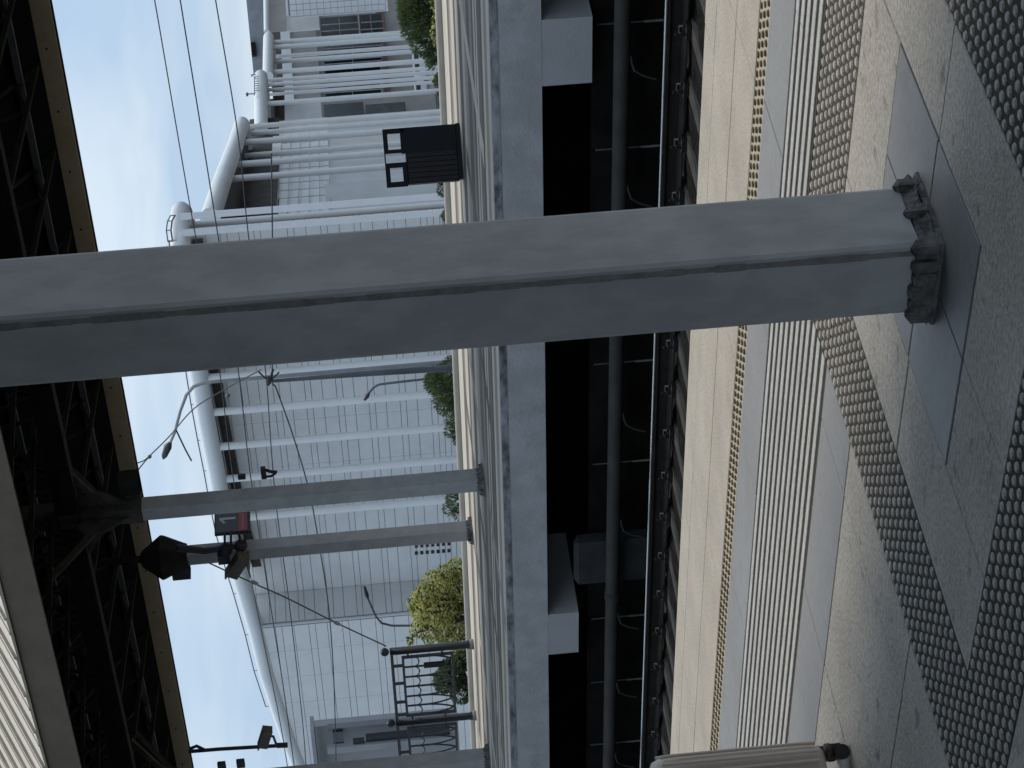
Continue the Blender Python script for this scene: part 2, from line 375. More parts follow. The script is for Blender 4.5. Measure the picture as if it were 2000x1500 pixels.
def rail(label, y, ztop, mside, mtop, hd=.0):
    t = thing('rail', (-25, y, ztop-.18), label, 'rail', 'steel rails in the track pit')
    prof = [(-.075, -.18), (.075, -.18), (.075, -.168), (.012, -.14), (.012, -.05), (.036, -.036), (.036, -.004), (.03, -.0005), (-.03, -.0005), (-.036, -.004), (-.036, -.036), (-.012, -.05), (-.012, -.14), (-.075, -.168)]
    n = len(prof); s = MB(); A = [(-62, y+p[0], ztop+p[1]) for p in prof]; B = [(8, y+p[0], ztop+p[1]) for p in prof]
    s.poly(A+B, mside, [(i, n+i, n+(i+1) % n, (i+1) % n) for i in range(n)]); s.build('rail_body', t)
    h = MB(); h.box(-62, 8, y-.028, y+.028, ztop-.0003, ztop+.002, mtop); h.build('running_surface', t)
    return t
RN = 15.32; ZR = -1.045
rail('bright topped rail nearest the near platform edge', RN, ZR, 'rail_side', 'rail_top')
pc = at(1213, 200, 20.3)
svp = thing('service_pipe', (-20, 20.3, pc.z), 'long thick dull grey pipe running along the dark wall below the far platform', 'pipe')
m = MB(); m.tube([(-62, 20.3, pc.z), (-30, 20.3, pc.z), (8, 20.3, pc.z)], .092, 'pipegrey', 16); m.build('pipe_run', svp)
for xj in (at(1195, 1162, 20.3).x, at(1213, 200, 20.3).x+6.5):
    m = MB(); m.tube([(xj-.07, 20.3, pc.z), (xj-.06, 20.3, pc.z), (xj+.06, 20.3, pc.z), (xj+.07, 20.3, pc.z)], [.09, .104, .104, .09], 'pipegrey', 16); m.build('pipe_joint', svp)
def sleeper(x):
    t = thing('sleeper', (x, 14.6, -1.33), 'concrete sleeper lying under the bright topped rail', 'sleeper', 'concrete sleepers under the bright rail')
    s = MB()
    for (a, b, z0, z1) in ((13.2, 15.9, -1.33, -1.24),):
        p = [(x-.14, a, z0), (x+.14, a, z0), (x+.14, b, z0), (x-.14, b, z0), (x-.075, a+.04, z1), (x+.075, a+.04, z1), (x+.075, b-.04, z1), (x-.075, b-.04, z1)]
        s.poly(p, 'sleeper', [(0, 1, 5, 4), (1, 2, 6, 5), (2, 3, 7, 6), (3, 0, 4, 7), (4, 5, 6, 7)])
    s.build('concrete_body', t)
    for dy in (-.11, .11):
        k = MB(); k.obox((x, RN+dy, -1.215), (.07, 0, 0), (0, .035, 0), (0, 0, .02), 'clip')
        k.lathe((x-.03, RN+dy, -1.2), [(.02, 0), (.02, .05), (.012, .055), (.012, .09)], 'clip', 6, False)
        k.tube([(x-.05, RN+dy, -1.18), (x-.03, RN+dy*.75, -1.15), (x+.03, RN+dy*.75, -1.15), (x+.05, RN+dy, -1.18)], .012, 'clip', 6)
        k.build('rail_clip', t)
    return t
s0 = sleeper(-10.0)
for i in range(1, 27):
    c = copy_tree(s0); c.location.x = s0.location.x - .572*i
for i, (px, py) in enumerate([(1228, 118), (1222, 370), (1213, 815), (1208, 1023), (1203, 1205), (1200, 1340), (1197, 1478)]):
    p = at(px+6, py, 20.18); w = MB()
    w.tube([p+Vector((0, .08, 0)), p+Vector((-.03, .0, .0)), p+Vector((-.13, -.01, -.03)), p+Vector((-.20, -.02, -.13)), p+Vector((-.26, -.02, -.27))], .012, 'sleeper', 6)
    tag(w.build('bond_cable'), 'thin bent cable hanging off the dull grey pipe', 'cable', 'bent cables along the grey pipe')
bx = MB(); pa = at(1262, 1130, 20.42); pb = at(1122, 1052, 20.42)
bx.bbox(pa.x, pb.x-.1, 20.42, 20.58, pa.z-.3, pb.z, 'blockdark', .06)
tag(bx.build('concrete_block'), 'grey concrete buttress half hidden behind the service pipe', 'block')

# ------------------------------------------------------------------ far platform
FY, FB = 20.42, 29.35
fp = MB()
fp.box(-75, 6, FY, FB+.3, -.575, -.012, 'concrete')
far = struct(fp.build('far_platform'))
cp = MB()
st = [(.0, .3, 'farlight'), (.3, .7, 'farmid'), (.7, 1.0, 'farlight'), (1.0, 1.2, 'yellow'), (1.2, 1.75, 'fardark'), (1.75, 1.95, 'farlight'), (1.95, 2.1, 'fardark'), (2.1, 2.35, 'farlight'), (2.35, 2.65, 'fardark'), (2.65, 3.0, 'farmid'), (3.0, 3.6, 'fardark'), (3.6, 4.1, 'farmid'), (4.1, 4.6, 'farlight'), (4.6, 5.2, 'fardark'), (5.2, 5.8, 'farlight'), (5.8, 6.2, 'fardark'), (6.2, 6.9, 'farlight'), (6.9, 7.2, 'farmid'), (7.2, 7.7, 'fardark'), (7.7, 8.93, 'farlight')]
for (a, b, m) in st:
    x = -75+random.random()
    while x < 6:
        L = random.choice((.9, 1.35, 1.8)); cp.bbox(x+.005, min(6, x+L)-.005, FY+a+.006, FY+b-.006, -.03, random.uniform(-.001, .001), m, .003); x += L
for i in range(26):                          # paving bands laid across the platform
    x = -60+i*2.4; cp.box(x, x+.34, FY+random.choice((.05, 1.22, 2.62)), FY+random.choice((4.4, 6.1, 7.6)), -.02, .0032, random.choice(('fardark', 'farlight', 'fardark', 'farmid')))
struct(cp.build('far_platform_paving'))
kb = MB(); kb.bbox(-75, 6, FB, FB+.18, -.02, .1, 'kerb', .02); struct(kb.build('far_platform_kerb'))
ed = MB()                                    # dirty lip under the far platform's nosing
ed.box(-75, 6, FY-.004, FY-.0005, -.105, -.013, 'stain')
ed.build('stained_nosing', far)
def pier(xa, xb, zb):
    m = MB(); m.box(xa, xb, FY+.003, FY+1.5, zb, -.577, 'pier'); m.build('platform_pier', far)
pier(-14.79, -13.92, -1.13); pier(-24.46, -23.62, -1.0); pier(-34.2, -33.36, -1.1); pier(-4.98, -4.1, -1.13)
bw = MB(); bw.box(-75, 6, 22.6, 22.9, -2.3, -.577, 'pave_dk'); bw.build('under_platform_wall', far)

# ------------------------------------------------------------------ far canopy
EY, EZ0, EZ1 = 20.55, 6.14, 6.62
RY, RZ = 25.2, 8.75
BY = 28.6; BZ0, BZ1 = 5.83, 6.08
fc = thing('platform_canopy', (-30, 24.5, 6.0), 'dark steel trussed canopy with tan edge beams and cream sheet roof over the far platform', 'canopy')
XA, XB = -78., 4.
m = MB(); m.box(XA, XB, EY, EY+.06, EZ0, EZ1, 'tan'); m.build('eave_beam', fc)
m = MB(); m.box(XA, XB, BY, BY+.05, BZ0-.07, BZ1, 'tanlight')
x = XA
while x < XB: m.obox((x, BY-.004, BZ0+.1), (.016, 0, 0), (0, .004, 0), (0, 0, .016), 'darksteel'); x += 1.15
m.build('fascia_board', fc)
m = MB(); m.box(XA, XB, BY+.051, BY+.075, BZ0-.1, BZ1, 'darksteel'); m.build('drip_edge', fc)
sl = (RZ-EZ1)/(RY-EY); m = MB(); prof = []; x = XA
while x < XB:
    for (dx, dz) in ((0, 0), (.44, .012), (.46, .026), (.50, .026), (.504, .010), (.74, .020), (.76, .046), (.794, .048)):
        prof.append((x+dx, dz))
    x += .8
ey = EY-.04; z0 = EZ1+.02-.04*sl; n = len(prof)
A = [(p[0], ey, z0+p[1]) for p in prof]; B = [(p[0], RY, RZ+.03+p[1]) for p in prof]
for i in range(n-1):
    m.poly([A[i], A[i+1], B[i+1], B[i]], 'roofseam' if prof[i+1][1] < prof[i][1]-.01 else 'roof')
m.poly([(p[0], ey, z0-.03) for p in prof]+A, 'roofseam', [(i, i+1, n+i+1, n+i) for i in range(n-1)])
m.build('roof_sheet', fc)
m = MB(); m.poly([(XA, RY, RZ+.04), (XB, RY, RZ+.04), (XB, BY+.1, BZ1+.04), (XA, BY+.1, BZ1+.04)], 'roof'); m.build('rear_roof_sheet', fc)
m = MB()
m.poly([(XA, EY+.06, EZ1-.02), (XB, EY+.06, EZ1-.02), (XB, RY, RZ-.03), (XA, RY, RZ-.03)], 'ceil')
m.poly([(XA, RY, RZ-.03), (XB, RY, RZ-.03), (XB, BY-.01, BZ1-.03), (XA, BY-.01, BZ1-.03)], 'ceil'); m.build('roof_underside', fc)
def roofz(y): return EZ1+(y-EY)*sl if y < RY else RZ+(y-RY)*(BZ1-RZ)/(BY-RY)
for y in (21.2, 21.9, 22.6, 23.4, 24.2, 25.0, 25.7, 26.3, 26.9, 27.5, 28.1):
    z = roofz(y)-.1; m = MB(); m.box(XA, XB, y-.04, y+.04, z-.1, z, 'purlin'); m.build('purlin', fc)
for y, zc in ((23.85, 6.02),):
    m = MB(); m.box(XA, XB, y-.12, y+.12, zc-.02, zc, 'darksteel'); m.box(XA, XB, y-.012, y+.012, zc, zc+.3, 'darksteel'); m.box(XA, XB, y-.12, y+.12, zc+.3, zc+.32, 'darksteel'); m.build('girder', fc)
x = -74.
while x < 3:
    m = MB(); ch = []
    m.bar((x, EY+.1, EZ0+.2), (x, 24.2, 6.45), .07, .07, 'darksteel'); m.bar((x, 24.2, 6.45), (x, BY-.05, BZ1+.03), .07, .07, 'darksteel')
    lo = [(EY+.1, EZ0+.2), (22.0, 6.3), (23.4, 6.42), (24.8, 6.4), (26.2, 6.3), (27.4, 6.2), (BY-.05, BZ1+.03)]
    for i in range(len(lo)-1):
        ya = (lo[i][0]+lo[i+1][0])/2; top = (x, ya, roofz(ya)-.2)
        m.bar((x, *lo[i]), top, .05, .05, 'darksteel'); m.bar(top, (x, *lo[i+1]), .05, .05, 'darksteel')
    m.bar((x, EY+.1, EZ1-.1), (x, RY, RZ-.22), .06, .08, 'darksteel'); m.bar((x, RY, RZ-.22), (x, BY-.05, BZ1+.04), .06, .08, 'darksteel')
    m.build('truss', fc); x += 1.6
def capital(t, cx, cy, z, w):
    m = MB()
    for (dx, dy) in ((1, 0), (-1, 0), (0, 1), (0, -1)):
        a = Vector((dx, dy, 0)); b = Vector((-dy, dx, 0))*.012; c0 = Vector((cx, cy, 0))+a*(w/2)
        q = [c0+Vector((0, 0, z-.45)), c0+a*.30+Vector((0, 0, z-.02)), c0+a*.30+Vector((0, 0, z+.22)), c0+Vector((0, 0, z+.45))]
        m.poly([p+b for p in q]+[p-b for p in q], 'bracket', [(0, 1, 2, 3), (7, 6, 5, 4), (0, 4, 5, 1), (1, 5, 6, 2), (2, 6, 7, 3)])
    m.bbox(cx-w*.72, cx+w*.72, cy-w*.72, cy+w*.72, z-.03, z+.03, 'bracket', .005)
    m.bbox(cx-w*.55, cx+w*.55, cy-w*.55, cy+w*.55, z-.62, z+1.9, 'bracket', .005)  # dark sleeve added round the shaft for the shade under the roof
    m.build('capital', t)
    k = MB()
    for s_ in (-1, 1):
        pts = [(cx+s_*w*.5, cy, z-.1), (cx+s_*(w*.5+.5), cy, z+.22), (cx+s_*(w*.5+1.3), cy, z+.62)]
        for i in range(2): k.bar(pts[i], pts[i+1], .06, .1, 'bracket')
        pts = [(cx, cy+s_*w*.5, z-.1), (cx, cy+s_*(w*.5+.5), z+.25), (cx, cy+s_*(w*.5+1.2), z+.75)]
        for i in range(2): k.bar(pts[i], pts[i+1], .06, .1, 'bracket')
    k.build('knee_brace', t)
c2 = atz(944, 934, 0); c2x, c2y = -24.48, 23.95
col2 = column('grey steel column of the far canopy just right of the platform number sign', c2x, c2y, .26, .26, 7.6, 'colfar')
capital(col2, c2x, c2y, 5.72, .26)
c3x, c3y = -29.2, 27.35
col3 = column('grey steel column on the far platform carrying the flared dark capital and the number sign', c3x, c3y, .26, .26, 5.2, 'colfar')
m = MB(); m.lathe((c3x, c3y, 0), [(.07, 6.6), (.07, 5.8), (.16, 5.75), (.42, 5.42), (.4, 5.36), (.25, 5.05), (.22, 4.98)], 'darksteel', 8, False, math.pi/8); m.build('capital', col3)
c4x, c4y = -32.75, 25.1
col4 = column('grey steel column of the far canopy cut by the left end of the scene, camera pipe beside it', c4x, c4y, .27, .27, 7.4, 'colfar')
capital(col4, c4x, c4y, 5.6, .27)
# box hung at the second column's bracket, loudspeaker on the third column
def pixbox(name, x0, x1, y0, y1, Y, th, mm, label, cat, group=None):
    a = at(x0, y0, Y); b = at(x1, y1, Y); m = MB()
    m.bbox(min(a.x, b.x), max(a.x, b.x), Y-th/2, Y+th/2, min(a.z, b.z), max(a.z, b.z), mm, .01)
    return tag(m.build(name), label, cat, group)
pixbox('junction_box', 228, 275, 929, 958, 24.1, .2, 'darksteel', 'dark box bracketed to the top of the column right of the sign', 'box')
pixbox('loudspeaker', 332, 373, 1093, 1121, 27.3, .25, 'pipe', 'black box loudspeaker hung left of the flared column capital', 'loudspeaker')

# ------------------------------------------------------------------ pipes, number sign, cameras
SY = 27.1
pp = thing('mounting_pipe', at(350, 1064, SY), 'black pipe hanging along the sign column below its flared capital', 'pipe', 'black pipes hung from the canopy')
m = MB(); m.tube([at(345, 1070, SY), at(400, 1076, SY), at(482, 1064, SY)], [.07, .06, .045], 'pipe', 10); m.build('pipe_shaft', pp)
m = MB(); m.ball(at(440, 1074, SY), .13, 'pipe'); m.obox(at(437, 1086, SY), (.11, 0, 0), (0, .1, 0), (0, 0, .1), 'pipe'); m.build('pipe_clamp', pp)
m = MB(); m.ball(at(470, 1066, SY), .12, 'pipe'); m.build('pipe_clamp', pp)
# sign: plane of constant X, seen from +X
sx = at(455, 1050, SY).x
def onX(x, y, X): d = ray(x, y); return CAM+d*(X/d.x)
tl = onX(419, 1043, sx); tr = onX(419, 1002, sx); bl = onX(489, 1040, sx)
sy0, sy1, sz1, sz0 = tl.y, tr.y, tl.z, bl.z-.0
sg = thing('platform_sign', (sx, sy0, sz0), 'dark blue platform number sign reading 1 above a red band, bracketed to the column', 'sign')
m = MB(); m.bbox(sx-.06, sx, sy0, sy1, sz0, sz1, 'pipe', .001); m.build('sign_case', sg)
zb_ = sz0+(sz1-sz0)*.075; zr = sz0+(sz1-sz0)*.33
m = MB(); m.box(sx+.001, sx+.006, sy0+.02, sy1-.02, zr, sz1-.03, 'signblue'); m.build('sign_face', sg)
m = MB(); m.box(sx+.001, sx+.007, sy0+.02, sy1-.02, zb_, zr-.002, 'signred')
for i in range(9):
    y = sy0+.07+(sy1-sy0-.14)*i/9; m.box(sx+.007, sx+.0085, y, y+.028, (zb_+zr)/2-.02, (zb_+zr)/2+.014+random.uniform(0, .01), mat('faded_caption', (.40, .16, .17), .6, .1, 5) if i == 0 else 'signfade')
    if i == 0: M['signfade'] = m.mats[-1]
m.build('red_band', sg)
yc = sy0+(sy1-sy0)*.62; zt = sz1-.085; zl = zr+.045; m = MB(); X = sx+.008; w = .036
m.poly([(X, yc, zl), (X, yc+w*1.4, zl), (X, yc+w*1.4, zt), (X, yc+.004, zt), (X, yc-.085, zt-.062), (X, yc-.085, zt-.115), (X, yc, zt-.06)], 'signwhite', [(0, 1, 2, 3, 6), (3, 4, 5, 6)])
m.build('numeral_one', sg)
for (x,) in ((439,), (451,), (468,), (479,)):
    m = MB(); m.tube([at(x, 1042, SY-.02), at(x, 1066, SY)], .02, 'pipe', 8); m.build('sign_bracket', sg)
def cctv(a, b, Y, wid, label, mount):
    A, B = at(*a, Y), at(*b, Y); t = thing('security_camera', mount, label, 'security camera', 'surveillance cameras under the far canopy')
    d = (B-A).normalized(); s_ = Vector((0, 1, 0)); u = d.cross(s_).normalized()
    m = MB(); m.obox((A+B)/2, (B-A)/2, s_*wid*.5, u*wid*.5, 'cctv'); m.build('camera_body', t)
    m = MB(); k = 1 if u.z > 0 else -1
    m.obox((A+B)/2+u*k*(wid*.55)+d*.03, (B-A)*.54, s_*wid*.58, u*.012, 'cctv'); m.build('sun_hood', t)
    m = MB(); m.obox(B+d*.012, d*.012, s_*wid*.38, u*wid*.38, 'iron'); m.build('lens_window', t)
    m = MB(); mid = (A*.6+B*.4)
    m.tube([mid-u*k*wid*.5, mid-u*k*(wid*.5+.05), Vector(mount)], .022, 'cctv', 8); m.build('camera_arm', t)
    return t
cctv((477, 1086), (453, 1122), SY-.2, .19, 'beige security camera beside the platform number sign', at(484, 1076, SY))
m2 = at(555, 1457, 25.4)
cctv((524, 1424), (514, 1456), 25.3, .15, 'beige security camera at the end of the leftmost black pipe', at(540, 1455, 25.4))
pq = MB(); pq.tube([at(368, 1468, 25.4), at(430, 1463, 25.4), at(559, 1455.5, 25.4)], .035, 'pipe', 10)
pq.tube([at(541, 1456, 25.4), at(562, 1455, 25.4)], .05, 'pipe', 10)
pq.tube([at(372, 1462, 25.4), at(384, 1457, 25.4), at(400, 1465, 25.4)], .03, 'pipe', 8)
tag(pq.build('mounting_pipe'), 'black pipe hanging beside the leftmost column with a camera at its foot', 'pipe', 'black pipes hung from the canopy')
for k, (px, py) in enumerate(((433, 1495), (470, 1490))):
    pixbox('cable_box', px-9, px+9, py-4, py+6, c4y-.16, .08, 'pipe', ('upper', 'lower')[k]+' small black cable box strapped to the leftmost column', 'box', 'cable boxes on the leftmost column')
pixbox('wall_bracket', 464, 480, 928, 934, 24.25, .05, 'pipe', 'small black plate with an insulator clip, upper one beside the column right of the sign', 'bracket', 'wire brackets on the column')
wb = thing('wire_bracket', at(516, 930, 24.25), 'black plate with two insulator arms, lower one beside the column right of the sign', 'bracket', 'wire brackets on the column')
a = at(511, 934, 24.25); b = at(518, 913, 24.25); m = MB(); m.bbox(min(a.x, b.x), max(a.x, b.x), 24.22, 24.28, min(a.z, b.z), max(a.z, b.z), 'pipe'); m.build('plate', wb)
m = MB(); m.tube([at(519, 918, 24.25), at(528, 921, 24.25), at(541, 922, 24.25)], .025, 'pipe', 8); m.tube([at(519, 931, 24.25), at(530, 930, 24.25), at(538, 924, 24.25)], .02, 'pipe', 8); m.build('insulator_arm', wb)

# ------------------------------------------------------------------ litter bin
bp = atz(901, 298, 0); t = thing('litter_bin', bp, 'black and brown slatted litter bin with open framed top on the far platform', 'litter bin')
fr = Vector((CAM.x-bp.x, CAM.y-bp.y, 0)).normalized(); ang = .06
fr = Vector((fr.x*math.cos(ang)-fr.y*math.sin(ang), fr.x*math.sin(ang)+fr.y*math.cos(ang), 0)); sd = Vector((-fr.y, fr.x, 0))   # sd points right seen from the camera
W, Dp, Hb, Ht = .80, .42, .80, 1.075
def bb(m, u0, u1, v0, v1, z0, z1, mm):      # u right, v towards the camera
    m.obox(bp+sd*((u0+u1)/2)+fr*((v0+v1)/2)+Vector((0, 0, (z0+z1)/2)), sd*((u1-u0)/2), fr*((v1-v0)/2), Vector((0, 0, (z1-z0)/2)), mm)
m = MB(); bb(m, -W/2, W/2, -Dp/2, Dp/2-.03, .06, Hb, 'binblack'); m.build('bin_body', t)
m = MB(); bb(m, -W/2+.02, W/2+.01, -Dp/2+.02, Dp/2-.01, .0, .06, 'binblack'); m.build('plinth', t)
m = MB(); bb(m, .035, W/2, Dp/2-.03, Dp/2, .07, Hb+.06, 'binblack'); m.build('front_panel', t)
for i in range(6):
    u = -W/2+.015+i*.072; m = MB(); bb(m, u, u+.062, Dp/2-.03, Dp/2-.004, .08, Hb-.02, 'binbrown'); m.build('slat', t)
m = MB()
for u0, u1, v0 in ((-W/2-.03, -W/2+.045, 0), (-.155, -.085, 0), (.05, .105, 0), (W/2-.07, W/2, 0)):
    bb(m, u0, u1, Dp/2-.05, Dp/2, Hb, Ht, 'binblack')
for (u0, u1) in ((-W/2-.03, -.085), (.05, W/2)):
    bb(m, u0, u1, Dp/2-.049, Dp/2-.001, Ht-.035, Ht+.03, 'binblack'); bb(m, u0, u1, Dp/2-.049, Dp/2-.001, Hb, Hb+.06, 'binblack')
bb(m, -.085, .05, Dp/2-.045, Dp/2-.005, Ht+.012, Ht+.03, 'binblack'); m.build('top_frame', t)

# ------------------------------------------------------------------ iron railing
gp = [atz(925, 1258, 0), atz(928, 1379, 0)]
step = gp[1]-gp[0]; step.y = 0.22
P0 = gp[0]; P1 = gp[0]+step; P2 = P1+step
ft = thing('iron_railing', P0, 'black wrought iron railing with ball topped posts at the back of the far platform', 'railing')
HP = 1.62
for i, p in enumerate((P0, P1, P2)):
    m = MB(); m.lathe(p, [(.085, .0), (.085, .12), (.075, .13), (.075, HP), (.05, HP+.005)], 'iron', 14); pl = m.build('post', ft)
    m = MB(); m.lathe(p, [(.1, 0), (.1, .07), (.09, .075)], 'stone', 14); m.build('post_foot', pl)
    m = MB(); m.ball(p+Vector((0, 0, HP+.1)), .085, 'iron'); m.build('ball_finial', pl)
for (A, B) in ((P0, P1), (P1, P2)):
    d = (B-A); L = d.length; e = d/L
    def q(s_, z): return A+e*s_+Vector((0, 0, z))
    m = MB(); a0, a1 = .09, L-.09
    for z, w_ in ((HP-.03, .06), (HP-.24, .05), (.42, .05)):
        m.bar(q(a0 if z > 1.5 else a0+.12, z), q(a1 if z > 1.5 else a1-.12, z), .04, w_, 'iron')
    for s_ in (a0+.14, a1-.14): m.bar(q(s_, .40), q(s_, HP-.22), .04, .055, 'iron')
    for s_ in (.5, 1.1, 1.75, 2.2):
        if s_ < a1: m.bar(q(s_, HP-.24), q(s_, HP-.03), .04, .05, 'iron')
    for s_ in (a0, a1-.14):
        for z in (.62, 1.28): m.bar(q(s_, z), q(s_+.14, z), .03, .04, 'iron')
    m.build('panel_frame', ft)
    nb = 6; w_ = (a1-a0-.28)/nb; m = MB()
    for i in range(nb+1):
        s_ = a0+.14+i*w_
        if 0 < i < nb: m.tube([q(s_, .85), q(s_, HP-.25)], .021, 'iron', 6)
        for sg_ in (-1, 1):
            if 0 <= s_+sg_*w_/2-a0-.13 <= a1-a0-.27:
                m.tube([q(s_, .95), q(s_+sg_*w_*.12, .72), q(s_+sg_*w_*.3, .55), q(s_+sg_*w_*.5, .43)], .018, 'iron', 6)
        if i < nb:
            m.tube([q(s_+w_*(.5-.5*math.cos(k*math.pi/6)), HP-.42-.13*math.sin(k*math.pi/6)*1.0+.0) for k in range(7)], .012, 'iron', 5)
    m.build('ornamental_bars', ft)
a = at(828, 1303, P0.y-.06); b = at(868, 1290, P0.y-.06)
m = MB(); m.bbox(a.x, b.x, P0.y-.09, P0.y-.06, min(a.z, b.z), max(a.z, b.z), 'binblack', .004); tag(m.build('small_board'), 'small dark board fixed to the bars of the iron railing', 'board')

# ------------------------------------------------------------------ suitcase
wp = atz(1648, 1470, 0.0)
vd = Vector((wp.x, wp.y, 0)).normalized(); vs = Vector((vd.y, -vd.x, 0))
base = wp - vs*.02
ts = thing('suitcase', base, 'beige ribbed hard shell suitcase on maroon wheels at the platform edge of the scene', 'suitcase')
hw, hd, z0, z1 = .20, .14, .085, .70
wp = wp+vs*.033; cc = wp - vs*(hw-.012)+vd*.02
m = MB(); ring = []; lev = 15
k = 28
def sup(i):
    a = 2*math.pi*i/k; ca, sa = math.cos(a), math.sin(a); e = 2/5.
    return math.copysign(abs(ca)**e, ca), math.copysign(abs(sa)**e, sa)
pts = []; zs = [(0, .86), (.02, .93), (.06, .985), (.2, 1), (.5, 1.005), (.8, 1), (.94, .985), (.98, .93), (1, .84)]
for (f_, sc) in zs:
    for i in range(k):
        a, b = sup(i); rr = sc
        pts.append(cc+vs*(a*hw*rr)+vd*(b*hd*rr)+Vector((0, 0, z0+(z1-z0)*f_)))
m.poly(pts, 'case', [(j*k+i, j*k+(i+1) % k, (j+1)*k+(i+1) % k, (j+1)*k+i) for j in range(len(zs)-1) for i in range(k)], True)
m.poly(pts[-k:], 'case'); m.poly(pts[:k][::-1], 'case'); m.build('shell', ts)
m = MB()
for i in range(11):
    u = -hw*.86+i*hw*.172
    m.tube([cc+vs*u-vd*(hd+.001)+Vector((0, 0, z0+.03)), cc+vs*u-vd*(hd+.004)+Vector((0, 0, z0+.08)), cc+vs*u-vd*(hd+.004)+Vector((0, 0, z1-.06)), cc+vs*u-vd*(hd+.001)+Vector((0, 0, z1-.025))], .0065, 'case', 8)
for i in range(7):
    u = -hd*.8+i*hd*.266
    m.tube([cc+vs*(hw-.001)+vd*u+Vector((0, 0, z0+.035)), cc+vs*(hw+.001)+vd*u+Vector((0, 0, z0+.09)), cc+vs*(hw+.001)+vd*u+Vector((0, 0, z1-.06)), cc+vs*(hw-.001)+vd*u+Vector((0, 0, z1-.03))], .006, 'case', 8)
m.build('shell_rib', ts)
for (u, v) in ((hw-.035, -hd+.03), (-hw+.04, -hd+.03), (hw-.04, hd-.04), (-hw+.04, hd-.04)):
    c0 = cc+vs*u+vd*v; wl = MB()
    wl.lathe(c0, [(.028, .086), (.03, .07), (.022, .05)], 'casewheel', 12); wl.obox(c0+Vector((0, 0, .05)), vs*.026, vd*.012, Vector((0, 0, .022)), 'casewheel'); w0 = wl.build('wheel_fork', ts)
    for s_ in (-1, 1):
        r_ = MB(); n = 14; q = [c0+vd*(s_*.019)+vs*(.028*math.cos(a)-.006)+Vector((0, 0, .0285+.028*math.sin(a))) for a in [2*math.pi*i/n for i in range(n)]]
        q2 = [p+vd*(s_*.014) for p in q]; r_.poly(q+q2, 'caserub', [(i, (i+1) % n, n+(i+1) % n, n+i) for i in range(n)]); r_.poly(q, 'caserub'); r_.poly(q2, 'caserub'); r_.build('wheel', w0)

# ------------------------------------------------------------------ city ground
GZ = -11.
g = MB(); g.poly([(-1500, -600, GZ), (900, -600, GZ), (900, 2500, GZ), (-1500, 2500, GZ)], 'asphalt'); struct(g.build('city_ground'))

# ------------------------------------------------------------------ shopping centre
mall = thing('shopping_centre', (-125, 142, GZ), 'white clad shopping centre with round pillars and thick rolled cornice tubes beyond the far platform', 'building')
def px_X(y, Y, x=600): return at(x, y, Y).x
YF, YW, YL = 140., 143.6, 139.6
arch = [(339, 470), (344, 520), (349, 560), (355, 610), (362, 660), (371, 720), (382, 790), (395, 860), (407, 920), (418, 980), (430, 1040), (446, 1100), (465, 1160), (488, 1240), (505, 1310), (528, 1380), (552, 1450), (580, 1520)]
tp = []
e0 = at(347, 395, YF)
ctr = at(343, 405, YF+3.2)
r0 = 2.4
ctr = at(362, 470, YF+r0)
for k in range(7):
    a = math.radians(90-30*k)                 # rounded right end of the cornice
    tp.append(Vector((ctr.x+r0*math.cos(a), YF+r0+r0*math.sin(a), ctr.z+.05*k)))
tp = [Vector((ctr.x-5, YF+r0*2, ctr.z-.1))]+tp
for (x, y) in arch[1:]: tp.append(at(x+15, y, YF))
m = MB(); m.tube(tp, .78, 'tube', 16); m.build('cornice_tube', mall)
# wall panels with open joints
def panels(pA, pB, z0, z1, first, grow, nrm, name, mm='white', dx=6.5, zcap=None):
    A, B = Vector(pA), Vector(pB); L = (B-A).length; e = (B-A)/L; n = Vector(nrm)
    bk = MB(); bk.obox((A+B)/2+Vector((0, 0, (z0+z1)/2))-n*.25, (B-A)/2, n*.05, Vector((0, 0, (z1-z0)/2)), 'gap'); bk.build(name+'_backing', mall)
    m = MB(); z = z0; i = 0
    while z < z1-.05:
        h = first if z < z0+7 else first*grow*(1.0, .55, 1.25)[i % 3]
        za, zb = z+.045, min(z+h, z1)-.0
        s_ = -random.random()*dx
        while s_ < L:
            a, b = max(0, s_)+.03, min(L, s_+dx)-.0
            if b-a > .1:
                m.obox(A+e*(a+b)/2+Vector((0, 0, (za+zb)/2))-n*.1, e*((b-a)/2), n*.08, Vector((0, 0, (zb-za)/2)), mm)
            s_ += dx
        z += h; i += 1
    m.build(name, mall)
xr = px_X(430, YW); x1 = px_X(1080, YW); xs = px_X(1152, YW)
def roofz1(X, Y):     # height under the cornice at X
    best = min(tp[8:], key=lambda p: abs(p.x-X)); return best.z
# back wall behind the pillars, split so that it follows the arched cornice
ns = 8
for i in range(ns):
    a = xr+(xs-xr)*i/ns; b = xr+(xs-xr)*(i+1)/ns-(.5 if i == ns-1 else 0)
    panels((a, YW, 0), (b, YW, 0), GZ, min(roofz1(a, YW), roofz1(b, YW))+.1, .52, 1.85, (0, -1, 0), 'wall', 'white', 90.)
panels((xs, YW, 0), (xs-.01, YL, 0), GZ, roofz1(xs, YL)+.1, .52, 1.85, (1, 0, 0), 'wall_return', 'whitegrey', 40)  # greyer cladding puts the shade of this side into its colour
xe = px_X(1560, YL)
for i in range(7):
    a = xs+(xe-xs)*i/7; b = xs+(xe-xs)*(i+1)/7
    panels((a, YL, 0), (b, YL, 0), GZ, min(roofz1(a, YL), roofz1(b, YL))+.2, 1.0, 1.1, (0, -1, 0), 'wall', 'white', 90.)
m = MB()
